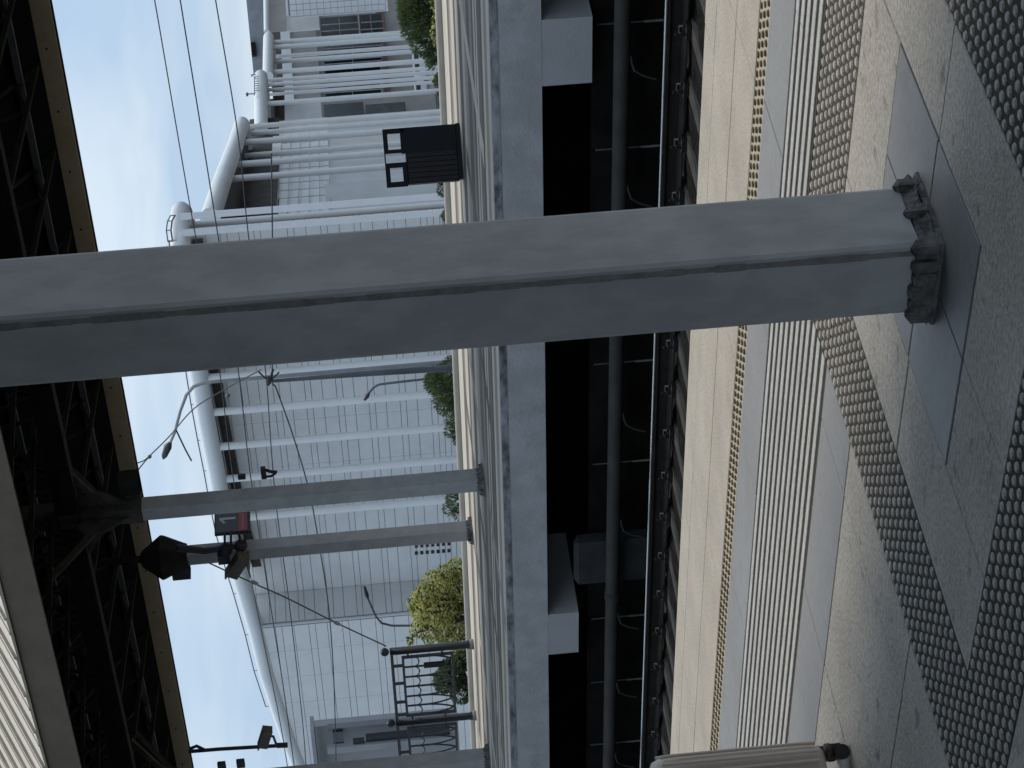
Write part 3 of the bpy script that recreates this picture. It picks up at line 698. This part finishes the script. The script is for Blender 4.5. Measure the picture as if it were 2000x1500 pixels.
for i in range(len(tp)-9):                   # dark soffit under the cornice
    a, b = tp[8+i], tp[9+i]
    if b.x < xs: break
    m.poly([(a.x, YF, a.z-.45), (b.x, YF, b.z-.45), (b.x, YW, b.z-.45), (a.x, YW, a.z-.45)], 'brown')
    m.obox(((a+b)/2)+Vector((0, YW-YF-.35, -1.1)), (b-a)/2, (0, .05, 0), (0, 0, .42), 'brown')
m.build('soffit', mall)
def pillar(x, y, Y, ztop, r=.34, mm='pillar'):
    p = at(x, y, Y); q = MB(); q.tube([(p.x, p.y, GZ), (p.x, p.y, ztop)], r, mm, 12); q.build('pillar', mall); return p
for y in (404, 436, 475, 525, 590, 655, 722, 790, 858, 922, 1000, 1074):
    pillar(600, y, YF+.1, roofz1(at(600, y, YF).x, YF)-.3, .27 if y < 470 else .34)
for y in (420, 451): pillar(600, y, YF+5.5, ctr.z-.6, .24)
for j in range(2):
    for i in range(7):
        x = 813+i*10.6; y = 1080-j*13.5-(x-813)*.075; p = at(x, y, YW); m = MB()
        m.box(p.x-.2, p.x+.2, YW-.06, YW+.02, p.z-.14, p.z+.14, 'glass'); m.build('vent_opening', mall)
# handrail on the cornice
m = MB(); hr = [at(x-9, y, YF-.0) for (x, y) in arch[:16]]
m.tube(hr, .055, 'polegrey', 5)
for p in hr: m.tube([p, p+Vector((0, 0, -.6))], .03, 'polegrey', 5)
m.build('roof_handrail', mall)
lad = [at(328, 472, YF), at(325, 450, YF), at(327, 432, YF), at(333, 421, YF)]; m = MB(); m.tube(lad, .05, 'polegrey', 5); m.tube([p+Vector((.0, 0, -.35)) for p in lad], .07, 'polegrey', 5)
for p in lad: m.tube([p, p+Vector((0, 0, -.35))], .04, 'polegrey', 5)
m.build('roof_ladder', mall)

# stepped porticoes further right
def portico(pts, rt, cols, recess, zt, soff):
    P = [atd(*q) for q in pts]
    for p in P: p.z = zt
    # round the right end off and run back
    d = (P[-1]-P[-2]).normalized(); back = Vector((-d.y, d.x, 0))
    if back.dot(FWD) < 0: back = -back
    endp = P[-1]; R_ = 2.6
    arc = [endp + d*(R_*math.sin(a)) + back*(R_*(1-math.cos(a))) for a in [math.radians(18*k) for k in range(1, 11)]]
    tail = [arc[-1]-d*4]
    m = MB(); m.tube(P+arc+tail, rt, 'tube', 16); m.build('cornice_tube', mall)
    m = MB(); loop = P+arc; z = zt-rt*.5
    inner = [p+back*recess for p in P]
    for i in range(len(P)-1):
        m.poly([P[i].xyz+Vector((0, 0, -rt*.5)), P[i+1].xyz+Vector((0, 0, -rt*.5)), inner[i+1]+Vector((0, 0, -rt*.5)), inner[i]+Vector((0, 0, -rt*.5))], 'brown')
    m.poly([p+Vector((0, 0, -rt*.45)) for p in [P[-1]]+arc], 'brown')
    m.build('soffit', mall)
    m = MB(); A, B = inner[0]-d*2, inner[-1]+d*.5; n = -back
    m.obox((A+B)/2+Vector((0, 0, -soff/2-rt*.5)), (B-A)/2, back*.3, Vector((0, 0, soff/2)), 'brown'); m.build('upper_wall', mall)
    for (x, y, dep, r) in cols:
        p = atd(x, y, dep); q = MB(); q.tube([(p.x, p.y, GZ), (p.x, p.y, zt-.3)], r*.84, 'pillar', 12); q.build('pillar', mall)
    return P, inner, d, back
F2 = portico([(421, 425, 197), (439, 345, 223), (462, 280, 253), (474, 242, 271)], .9, [(600, 338, 227, .40), (600, 311, 240, .42), (600, 269, 259, .43), (600, 295, 262, .38), (600, 252, 274, .38), (600, 239, 276, .38)], 9., 14.0, 3.2)
F3 = portico([(503, 252, 280), (506, 200, 287), (510, 152, 293)], .84, [(600, 197, 288, .38), (600, 179, 300, .27), (600, 170, 296, .29), (600, 160, 293, .32), (600, 151, 298, .30)], 8., 12.1, 1.6)
F4 = portico([(523, 150, 304), (523, 105, 313), (524, 74, 320)], .74, [(600, 136, 308, .40), (600, 116, 316, .37), (600, 106, 326, .32), (600, 88, 318, .40), (600, 78, 320, .40)], 7., 11.5, 1.2)
def DS(d): return d*1.2 if d >= 259 else d
def facade(x_top, x_bot, yl, yr, dl, dr, mm, name, th=.3, parent=mall):   # upright wall strip between two plan points
    dl, dr = DS(dl), DS(dr); a = atd(x_top, yl, dl); b = atd(x_top, yr, dr); c_ = atd(x_bot, yl, dl)
    z1, z0 = a.z, c_.z; A = Vector((a.x, a.y, 0)); B = Vector((b.x, b.y, 0)); n = (B-A).cross(Vector((0, 0, 1))).normalized()
    m = MB(); m.obox((A+B)/2+Vector((0, 0, (z0+z1)/2)), (B-A)/2, n*th/2, Vector((0, 0, (z1-z0)/2)), mm); return m.build(name, parent)
# recess walls of the second portico
for (y0, y1, xt) in ((470, 400, 448), (400, 362, 452), (362, 330, 462), (330, 300, 470), (300, 270, 478), (270, 238, 488)):
    f0 = lambda y: 226+(470-y)*.276
    m = MB(); A_, B_ = atd(xt, y0, f0(y0)), atd(xt, y1-1, f0(y1-1)); zt_ = B_.z; zb_ = atd(546, y1, f0(y1)).z; A_.z = B_.z = 0; m.obox((A_+B_)/2+Vector((0, 0, (zt_+zb_)/2)), (B_-A_)/2, Vector((.1, .3, 0)), Vector((0, 0, (zt_-zb_)/2)), 'brown'); m.build('upper_wall', mall)
facade(508, 552, 246, 196, 262.5, 264.5, 'brown', 'upper_wall')
WL = lambda y: 225.6+(470-y)*.276
for (y0, y1) in ((470, 364), (364, 240)):
    m = MB(); A_, B_ = atd(540, y0, WL(y0)), atd(540, y1, WL(y1)); zt_ = B_.z+.3; zm_ = atd(640, y1, WL(y1)).z; A_.z = B_.z = 0
    m.obox((A_+B_)/2+Vector((0, 0, (zt_+zm_)/2)), (B_-A_)/2, Vector((.1, .25, 0)), Vector((0, 0, (zt_-zm_)/2)), 'recess'); m.build('recess_wall', mall)
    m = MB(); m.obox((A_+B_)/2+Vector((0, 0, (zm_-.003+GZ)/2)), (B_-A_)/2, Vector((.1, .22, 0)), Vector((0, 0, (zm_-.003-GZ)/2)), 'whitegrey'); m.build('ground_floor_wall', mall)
def grid(x0, x1, ya, yb, d, nx_, ny_, mm):
    d = DS(d); m = MB(); A = atd(x0, ya, d); B = atd(x0, yb, d); C0 = atd(x1, ya, d)
    for i in range(nx_+1):
        z = A.z+(C0.z-A.z)*i/nx_; m.bar((A.x, A.y, z), (B.x, B.y, z), .05, .05, mm)
    for j in range(ny_+1):
        p = A.lerp(B, j/ny_); m.bar((p.x, p.y, A.z), (p.x, p.y, C0.z), .05, .05, mm)
    m.build('glazing_bars', mall)
facade(640, 880, 470, 362, 236, 246, 'whitegrey', 'ground_floor_wall')
def wgrid(y0, y1, x0, x1, nh, nv, mm, off=.5):
    m = MB(); A_, B_ = atd(x0, y0, WL(y0)-off), atd(x0, y1, WL(y1)-off); z1_ = B_.z; z0_ = atd(x1, y1, WL(y1)-off).z
    for i in range(nh+1):
        z = z1_+(z0_-z1_)*i/nh; m.bar((A_.x, A_.y, z), (B_.x, B_.y, z), .07, .07, mm)
    for j in range(nv+1):
        p = A_.lerp(B_, j/nv); m.bar((p.x, p.y, z1_), (p.x, p.y, z0_), .07, .07, mm)
    m.build('glazing_bars', mall)
wgrid(398, 350, 648, 830, 20, 3, 'recess'); wgrid(398, 350, 640, 830, 9, 9, 'panelline', .46)
wgrid(470, 245, 552, 640, 5, 16, 'panelline', .42); wgrid(345, 245, 645, 860, 9, 9, 'panelline', .42)
for i in range(7):
    x = 590+i*27; y = 327-(x-590)*.085; m = MB(); p = atd(x, y, WL(y)-.6); q_ = atd(x, y-4.5, WL(y-4.5)-.6); m.bar(p, (q_.x, q_.y, p.z), .1, .42, 'glass'); m.bar(p+Vector((0, 0, -.62)), (q_.x, q_.y, p.z-.62), .1, .42, 'glass'); m.build('window', mall)
# recess of third portico: tall windows
facade(550, 630, 246, 199, 262, 264, 'recess', 'recess_wall'); facade(630, 880, 246, 199, 262, 264, 'beige', 'ground_floor_wall')
facade(634, 712, 232, 206, 260.5, 262, 'glass', 'window'); facade(716, 795, 232, 206, 260.5, 262, 'glassgreen', 'window')
# long wing behind the far porticoes
facade(535, 556, 205, -40, 290, 305, 'brown', 'upper_wall'); facade(575, 628, 205, -40, 290, 305, 'beige', 'upper_wall')
facade(628, 752, 205, -40, 292, 307, 'greybuild', 'shop_front'); facade(752, 766, 205, -40, 289, 304, 'redstone', 'stone_band'); facade(766, 840, 205, -40, 290, 305, 'beige', 'ground_floor_wall')
facade(556, 575, 205, -40, 289.2, 304.2, 'tube', 'canopy_band')
for (ya, yb, xa, xb, mm) in ((190, 166, 634, 745, 'glass'), (160, 138, 634, 746, 'glass'), (133, 112, 634, 746, 'glass'), (108, 90, 632, 746, 'glass'), (74, 36, 628, 702, 'glassgreen'), (72, 30, 705, 749, 'glass')):
    facade(xa, xb, ya, yb, 287.5, 289, mm, 'window')
    m = MB()
    for f_ in (0.33, .66):
        p = atd(xa, ya+(yb-ya)*f_, 287.2*1.2); q_ = atd(xb, ya+(yb-ya)*f_, 287.2*1.2); m.bar((p.x, p.y, p.z), (p.x, p.y, q_.z), .12, .12, 'greybuild')
    p = atd((xa+xb)/2, ya, 287.2*1.2); q_ = atd((xa+xb)/2, yb, 288.6*1.2); m.bar(p, (q_.x, q_.y, p.z), .12, .12, 'greybuild'); m.build('window_bars', mall)
facade(567, 760, 34, -40, 280, 285, 'white', 'end_wall'); grid(567, 755, 33, -38, 279.4, 14, 6, 'gap')
facade(560, 625, 62, 32, 284, 285, 'white', 'recess_wall')
m = MB(); a = atd(521, 62, 331); b = atd(520, -40, 348); m.tube([a, Vector((b.x, b.y, a.z))], .42, 'tube', 12); m.build('cornice_tube', mall)
facade(526, 560, 62, -40, 279, 292, 'beige', 'frieze_wall')
# service block with plant on the roof far behind
rb_ = thing('rooftop_block', atd(540, 40, 396), 'grey block with small dark roof units rising behind the right end of the shopping centre', 'building')
facade(496, 545, 140, -60, 335, 330, 'greybuild', 'wall', 6, rb_)
for (y0, y1, xx) in ((55, 30, 497), (110, 84, 497), (20, 12, 494)):
    facade(xx-5, xx+4, y0, y1, 331, 331, 'binblack', 'roof_unit', 1.5, rb_)
an = MB(); an.bar(atd(497, 186, 286), atd(497, 150, 290), .09, .09, 'polegrey'); an.bar(atd(491, 150, 290), atd(491, 146, 290), .09, .09, 'polegrey'); an.bar(atd(497, 183, 287), atd(480, 184, 287), .1, .1, 'polegrey'); an.bar(atd(483, 188, 287), atd(483, 181, 287), .3, .25, 'polegrey')
for k in range(9): an.bar(atd(497, 150+k*4.5, 288), atd(506, 149+k*4.5, 288), .07, .07, 'polegrey')
an.bar(atd(491, 146, 290), atd(500, 146, 290), .09, .09, 'polegrey'); an.bar(atd(491, 146, 290), atd(500, 153, 290), .06, .06, 'polegrey')
an.build('roof_handrail', mall)

# grey cabin at the left behind the railing
cab = thing('service_cabin', (-62, 62, GZ), 'grey service cabin with flat roof and dark windows behind the iron railing', 'building')
facade(628, 905, 1560, 1412, 92, 90, 'greybuild', 'wall', .4, cab)
facade(622, 629, 1563, 1410, 91, 89, 'greybuild', 'roof_edge', .8, cab)
for (xa, xb, ya, yb, mm) in ((652, 672, 1452, 1428, 'glass'), (690, 712, 1452, 1446, 'lampblk'), (640, 880, 1424, 1419, 'gap'), (715, 880, 1446, 1437, 'lampblk'), (640, 895, 1470, 1458, 'greybuild')):
    facade(xa, xb, ya, yb, 89.6, 89.4, mm, 'window' if mm == 'glass' else 'wall_strip', .2, cab)

# vans parked in front of the far wing
def van(label, px, py, dep):
    p = atd(px, py, dep); base = Vector((p.x, p.y, GZ)); t = thing('parked_van', base, label, 'van', 'white vans parked by the shopping centre')
    ax = RT.copy(); ax.z = 0; ax.normalize(); ay = Vector((-ax.y, ax.x, 0))
    def B(u0, u1, v0, v1, z0, z1, mm, nm):
        m = MB(); m.obox(base+ax*(u0+u1)/2+ay*(v0+v1)/2+Vector((0, 0, (z0+z1)/2)), ax*(u1-u0)/2, ay*(v1-v0)/2, Vector((0, 0, (z1-z0)/2)), mm); m.build(nm, t)
    m = MB(); pr = [(-2.4, .35), (2.4, .35), (2.4, 1.1), (1.75, 1.25), (1.2, 2.1), (-2.3, 2.15), (-2.4, 1.9)]; n = len(pr)
    A = [base+ax*u+ay*.95+Vector((0, 0, z)) for u, z in pr]; Bq = [base+ax*u-ay*.95+Vector((0, 0, z)) for u, z in pr]
    m.poly(A+Bq, 'van', [tuple(range(n)), tuple(range(2*n-1, n-1, -1))]+[(i, n+i, n+(i+1) % n, (i+1) % n) for i in range(n)]); m.build('body', t)
    B(-2.1, .95, -.97, -.955, 1.25, 1.9, 'glass', 'window'); 
    for u in (-1.5, 1.5):
        m = MB(); c0 = base+ax*u-ay*.9; k = 14; q = [c0+ax*.34*math.cos(a)+Vector((0, 0, .34+.34*math.sin(a))) for a in [2*math.pi*i/k for i in range(k)]]
        q2 = [v-ay*.12 for v in q]; m.poly(q+q2, 'caserub', [(i, (i+1) % k, k+(i+1) % k, k+i) for i in range(k)]); m.poly(q2, 'caserub'); m.build('wheel', t)
van('white parked van partly hidden by the dark green tree', 795, 118, 336); van('white parked van glimpsed between the shopping centre pillars', 785, 181, 338)

# ------------------------------------------------------------------ poles, lamps, wires
MY = 36.
mp_ = thing('catenary_mast', Vector((at(890, 717, MY).x, MY, GZ)), 'dark grey mast with wire fittings standing behind the near column', 'mast')
m = MB(); m.tube([Vector((at(890, 718, MY).x, MY, GZ)), at(890, 718, MY), at(700, 731, MY), at(522, 745, MY)], [.10, .075, .06, .035], 'polegrey', 10); m.build('mast_shaft', mp_)
m = MB(); m.tube([at(524, 752, MY), at(533, 722, MY)], .03, 'lampblk', 8); m.obox(at(526, 742, MY), (.09, 0, 0), (0, .04, 0), (0, 0, .03), 'lampblk')
m.tube([at(505, 726, MY), at(517, 738, MY), at(530, 742, MY), at(545, 727, MY)], .018, 'lampblk', 6); m.build('wire_fitting', mp_)
sl_ = thing('street_lamp', Vector((at(470, 742, 44).x, 44, GZ)), 'tall curved arm street lamp reaching above the white cornice tube', 'street lamp', 'curved street lamps')
b0 = at(470, 741, 44); m = MB(); m.tube([Vector((b0.x, 44, GZ)), b0, at(420, 745, 44), at(397, 748, 44), at(378, 755, 44), at(364, 771, 44), at(352, 803, 44), at(341, 845, 44), at(331, 868, 44)], [.09, .05, .045, .045, .045, .045, .042, .04, .036], 'lamppole', 10); m.build('lamp_pole', sl_)
m = MB(); m.tube([at(334, 862, 44), at(328, 872, 44), at(321, 890, 44), at(319, 896, 44)], [.03, .11, .08, .03], 'lampblk', 10); m.build('lamp_head', sl_)
m = MB(); m.tube([at(343, 838, 44), at(362, 878, 44), at(374, 900, 44)], .022, 'lampblk', 6); m.build('lamp_brace', sl_)
def lamp(label, pts, head, Y):
    P = [at(x, y, Y) for (x, y) in pts]; t = thing('street_lamp', (P[0].x, Y, GZ), label, 'street lamp', 'curved street lamps')
    m = MB(); m.tube([Vector((P[0].x, Y, GZ))]+P, .045*Y/60, 'polegrey', 8); m.build('lamp_pole', t)
    H = [at(x, y, Y) for (x, y) in head]; m = MB(); m.tube(H, [.03*Y/60, .09*Y/60, .05*Y/60], 'lampblk', 8); m.build('lamp_head', t)
lamp('thin curved street lamp in front of the white wall above the dark conifers', [(870, 737), (835, 740), (780, 746), (740, 751), (729, 757), (722, 766)], [(722, 766), (717, 773), (712, 781)], 60)
lamp('thin curved street lamp beside the yellow green tree', [(830, 1222), (800, 1222), (765, 1222), (745, 1217), (734, 1204), (725, 1184), (718, 1168)], [(719, 1171), (716, 1162), (712, 1146)], 62)
def wire(name, label, pts, r, mm='wire', group='overhead railway wires', ins=()):
    P = [at(*p) for p in pts]
    # smooth the polyline a little
    Q = []
    for i in range(len(P)-1):
        p0 = P[max(i-1, 0)]; p1 = P[i]; p2 = P[i+1]; p3 = P[min(i+2, len(P)-1)]
        for k in range(6):
            t_ = k/6; Q.append(.5*((2*p1)+(p2-p0)*t_+(2*p0-5*p1+4*p2-p3)*t_*t_+(3*p1-p0-3*p2+p3)*t_**3))
    Q.append(P[-1])
    if not ins:
        m = MB(); m.tube(Q, r*.78, mm, 6); return tag(m.build(name), label, 'wire', group)
    t = thing(name, P[0], label, 'wire', group); m = MB(); m.tube(Q, r*.85, mm, 6); m.build('wire_strand', t)
    for (x, y, Y) in ins:
        c0 = at(x, y, Y); i = min(range(len(Q)), key=lambda k: (Q[k]-c0).length); d = (Q[min(i+1, len(Q)-1)]-Q[max(i-1, 0)]).normalized()
        m = MB(); m.tube([c0-d*.085, c0-d*.06, c0, c0+d*.06, c0+d*.085], [.015, .032, .04, .032, .015], 'ins', 10); m.build('insulator', t)
    return t
WY = 36.
wire('overhead_wire', 'highest of the three overhead wires crossing the sky at the right', [(255, -250, WY), (302, 0, WY), (368, 385, WY), (425, 700, WY), (455, 930, WY), (500, 1180, WY), (545, 1400, WY), (565, 1520, WY)], .016)
wire('overhead_wire', 'middle of the three overhead wires crossing the sky at the right', [(312, -250, WY), (352, 0, WY), (417, 405, WY), (463, 705, WY), (488, 920, WY), (520, 1130, WY), (553, 1340, WY), (575, 1500, WY)], .018)
wire('overhead_wire', 'lowest of the three overhead wires crossing the sky at the right', [(380, -250, WY), (421, 0, WY), (465, 265, WY), (484, 450, WY), (518, 718, WY), (530, 880, WY), (541, 1000, WY), (565, 1180, WY), (590, 1400, WY), (598, 1500, WY)], .017)
wire('overhead_wire', 'dark sagging cable running left from the mast top across the white wall', [(530, 300, WY), (533, 560, WY), (532, 735, WY), (540, 760, WY), (572, 850, WY), (604, 960, WY), (626, 1080, WY), (641, 1180, WY), (650, 1290, WY), (655, 1420, WY), (656, 1500, WY)], .02)
wire('guy_wire', 'pale guy wire with insulators slanting from the canopy edge to the mast', [(262, 928, 29.), (290, 893, 30.3), (330, 853, 32), (380, 797, 33.5), (440, 760, 35), (510, 722, 36)], .016, 'wirepale', 'slanting guy wires', [(292, 892, 30.4), (445, 773, 35)])
wire('guy_wire', 'thin guy wire from the canopy edge to the upper insulator', [(266, 905, 28.9), (280, 900, 29.6), (292, 891, 30.4)], .014, 'wire', 'slanting guy wires')
wire('guy_wire', 'dark guy wire slanting down to the first ball topped railing post', [(384, 1088, 28.7), (420, 1105, 28.7), (497, 1140, 28.7), (560, 1168, 28.7), (658, 1217, 28.7), (754, 1262, 28.7)], .016, 'wire', 'slanting guy wires', [(497, 1138, 28.7), (658, 1217, 28.7)])

# ------------------------------------------------------------------ trees
def leaves(m, c, rx, ry, rz, n, size, mats_, up=.35, fill=.35, spiky=0.):
    c = Vector(c)
    for i in range(n):
        while True:
            v = Vector((random.uniform(-1, 1), random.uniform(-1, 1), random.uniform(-1, 1)))
            if v.length <= 1 and v.length > .05: break
        rr = v.length; v = v.normalized()*(fill+(1-fill)*rr**.5)
        p = c+Vector((v.x*rx, v.y*ry, v.z*rz))
        a = random.uniform(0, 2*math.pi); t_ = Vector((math.cos(a), math.sin(a), random.uniform(-.4, .9))).normalized()
        if spiky: t_ = (t_*(1-spiky)+Vector((v.x, v.y, .55+v.z*.5))*spiky).normalized()
        s_ = t_.cross(Vector((random.uniform(-1, 1), random.uniform(-1, 1), random.uniform(-.3, 1)))).normalized()
        L = size*random.uniform(.6, 1.3); w = L*(random.uniform(.35, .6) if not spiky else random.uniform(.14, .26))
        k = random.choice(mats_)
        m.poly([p-t_*L*.5, p+s_*w*.5, p+t_*L*.5, p-s_*w*.5], k)
def tree(label, px, py, Y, clumps, mats_, n, size, name='tree', group='trees and bushes behind the far platform', spiky=0., fill=.35):
    b = at(px, py, Y); t = thing(name, (b.x, Y, GZ), label, 'tree' if name != 'bush' else 'bush', group)
    m = MB(); zt = at(clumps[0][0], clumps[0][1], Y).z
    m.tube([(b.x, Y, GZ), (b.x+.05, Y, (GZ+zt)*.5), (b.x, Y, zt)], [.16, .11, .04], 'bark', 8)
    for (x, y, rp, *_) in clumps:
        q_ = at(x, y, Y); m.tube([(b.x, Y, zt-1.6-random.random()), (b.x*.4+q_.x*.6, Y+random.uniform(-.3, .3), q_.z-.4), q_], [.06, .04, .012], 'bark', 6)
    m.build('trunk', t)
    m = MB(); tot = sum(c_[2]**2 for c_ in clumps)
    for (x, y, rp, *st_) in clumps:
        q_ = at(x, y, Y); dep = (q_-CAM).dot(FWD); r_ = rp*dep/FPX; k = st_[0] if st_ else 1.
        leaves(m, q_+Vector((0, random.uniform(-.5, .5)*r_, 0)), r_, r_*1.1, r_*k, int(n*rp*rp/tot), size, mats_, fill=fill, spiky=spiky)
    m.build('crown', t); return t
tree('tall yellow green leafy tree behind the first railing post', 905, 1180, 38,
     [(880, 1180, 45), (835, 1160, 26), (822, 1185, 22), (848, 1140, 26), (870, 1125, 26), (893, 1108, 20), (835, 1210, 26), (815, 1235, 16), (850, 1240, 30), (880, 1225, 40), (806, 1184, 13), (862, 1180, 36), (905, 1140, 30), (903, 1250, 30), (800, 1250, 8), (812, 1160, 10)],
     ['leafyel', 'leafyel', 'leafgrn', 'leafyel'], 9500, .105)
tree('grey green leafy bush seen through the bars of the iron railing', 900, 1325, 37,
     [(885, 1322, 26), (868, 1340, 22), (890, 1300, 18), (875, 1305, 18), (900, 1350, 22), (862, 1322, 14), (905, 1290, 20)], ['leafgrey', 'leafgrn', 'leafgrn'], 3600, .11, 'bush')
tree('dark conifer right of the column right of the sign', 900, 740, 38,
     [(878, 745, 38), (860, 738, 26), (850, 755, 22), (842, 742, 12), (868, 775, 24), (893, 760, 34), (888, 718, 32), (866, 795, 14), (900, 790, 24), (836, 752, 8)], ['leafdark', 'leafdark', 'leafgrn'], 5200, .12, 'conifer', spiky=.7)
tree('small dark conifer next to the column right of the sign', 905, 830, 38.5,
     [(893, 830, 20), (882, 842, 15), (898, 848, 20), (880, 822, 11), (896, 862, 12)], ['leafdark', 'leafdark', 'leafgrn'], 1300, .1, 'conifer', spiky=.7)
tree('small dark conifer between the two middle columns', 905, 985, 38.5,
     [(893, 985, 22), (883, 972, 13), (878, 997, 14), (900, 965, 14), (896, 1006, 13)], ['leafdark', 'leafdark', 'leafgrn'], 1300, .1, 'conifer', spiky=.6)
tree('low dark shrub behind the litter bin, left side', 880, 366, 42, [(866, 366, 14), (875, 356, 12), (862, 352, 8), (872, 340, 12)], ['leafdark', 'leafgrey'], 700, .12, 'bush', spiky=.4)
tree('low dark shrub right of the near column edge', 890, 418, 42, [(876, 415, 10), (870, 424, 8), (874, 432, 8)], ['leafdark', 'leafgrn'], 500, .12, 'bush', spiky=.5)
tree('broad dark green juniper at the right end of the far platform', 850, 40, 46,
     [(835, 20, 42), (815, 40, 34), (812, 5, 38), (842, 70, 32), (826, 85, 26), (850, 105, 20), (800, 22, 24), (838, 112, 12), (860, 40, 26), (800, 62, 16), (806, -30, 44), (845, -50, 48), (795, 40, 12), (843, 128, 8)], ['leafdark', 'leafdark', 'leafgrn', 'leafdark'], 11000, .14, 'juniper', spiky=.75)
tree('low bright green shrub under the dark juniper', 866, 50, 44.5, [(858, 40, 16), (853, 62, 15), (860, 20, 14), (856, 80, 12), (852, 5, 14), (862, -20, 16)], ['leafgrn', 'leafgrn', 'leafyel'], 1500, .09, 'bush')
tree('sparse green shrub by the pale rocks right of the litter bin', 862, 175, 60, [(860, 160, 14), (866, 185, 12), (858, 150, 10), (868, 140, 10), (866, 205, 9)], ['leafgrn', 'leafdark'], 700, .14, 'bush')
for i, (x, y, r_) in enumerate(((846, 150, 12), (853, 168, 14), (857, 192, 11), (850, 132, 9), (861, 212, 9))):
    p = at(x+10, y, 66); m = MB(); rr = r_*95/FPX
    m.lathe((p.x, p.y, p.z-1.0), [(rr*.9, -6), (rr*1.1, .1), (rr*1.05, .5), (rr*.7, .95), (.05, 1.1)], 'stone', 9, False, random.random())
    tag(m.build('rock'), 'pale upright rock in the planting right of the litter bin', 'rock', 'pale rocks in the planting')

# ------------------------------------------------------------------ sky, sun
SUN_EL, SUN_AZ = math.radians(66), math.radians(12)     # azimuth from +Y towards -X
sd_ = Vector((-math.sin(SUN_AZ)*math.cos(SUN_EL), math.cos(SUN_AZ)*math.cos(SUN_EL), math.sin(SUN_EL)))
L = bpy.data.lights.new('sun', 'SUN'); L.energy = 1.8; L.angle = math.radians(12); L.color = (1, .94, .85)
lo = bpy.data.objects.new('sun', L); COL.objects.link(lo); lo.rotation_euler = sd_.to_track_quat('Z', 'Y').to_euler(); lo.location = (0, 0, 60)
W_ = bpy.data.worlds.new('World'); SC.world = W_; W_.use_nodes = True
nt = W_.node_tree; N = nt.nodes; LK = nt.links; bg = N['Background']
sky = N.new('ShaderNodeTexSky'); sky.sky_type = 'NISHITA'; sky.sun_disc = False; sky.sun_elevation = SUN_EL; sky.sun_rotation = -SUN_AZ
sky.air_density = 1.0; sky.dust_density = 1.5; sky.ozone_density = 1.2
tc = N.new('ShaderNodeTexCoord'); mp = N.new('ShaderNodeMapping'); mp.inputs['Scale'].default_value = (1.3, 1.3, 4.5)
LK.new(tc.outputs['Generated'], mp.inputs['Vector'])
nz = N.new('ShaderNodeTexNoise'); nz.inputs['Scale'].default_value = 3.4; nz.inputs['Detail'].default_value = 4; nz.inputs['Roughness'].default_value = .5; nz.inputs['Distortion'].default_value = .4
LK.new(mp.outputs[0], nz.inputs['Vector'])
rp = N.new('ShaderNodeValToRGB'); rp.color_ramp.elements[0].position = .40; rp.color_ramp.elements[0].color = (0,)*3+(1,); rp.color_ramp.elements[1].position = .62; rp.color_ramp.elements[1].color = (1,)*3+(1,)
LK.new(nz.outputs['Fac'], rp.inputs[0])
vl = N.new('ShaderNodeMix'); vl.data_type = 'RGBA'; LK.new(rp.outputs[0], vl.inputs['Factor']); vl.inputs['A'].default_value = (4.3, 5.9, 8.0, 1); vl.inputs['B'].default_value = (6.9, 8.0, 9.2, 1)
mx = N.new('ShaderNodeMix'); mx.data_type = 'RGBA'; mx.inputs['Factor'].default_value = .8; LK.new(sky.outputs[0], mx.inputs['A']); LK.new(vl.outputs['Result'], mx.inputs['B'])
LK.new(mx.outputs['Result'], bg.inputs['Color']); bg.inputs['Strength'].default_value = .1

# ------------------------------------------------------------------ camera, view
cd = bpy.data.cameras.new('camera'); cd.sensor_width = 36; cd.lens = FPX*36/2000; cd.clip_end = 6000; cd.clip_start = .1
co = bpy.data.objects.new('camera', cd); COL.objects.link(co)
X_, Y_, Z_ = -UP, RT, -FWD
co.matrix_world = Matrix(((X_.x, Y_.x, Z_.x, CAM.x), (X_.y, Y_.y, Z_.y, CAM.y), (X_.z, Y_.z, Z_.z, CAM.z), (0, 0, 0, 1)))
SC.camera = co
SC.view_settings.view_transform = 'Standard'; SC.view_settings.look = 'None'; SC.view_settings.exposure = .14; SC.view_settings.gamma = 1
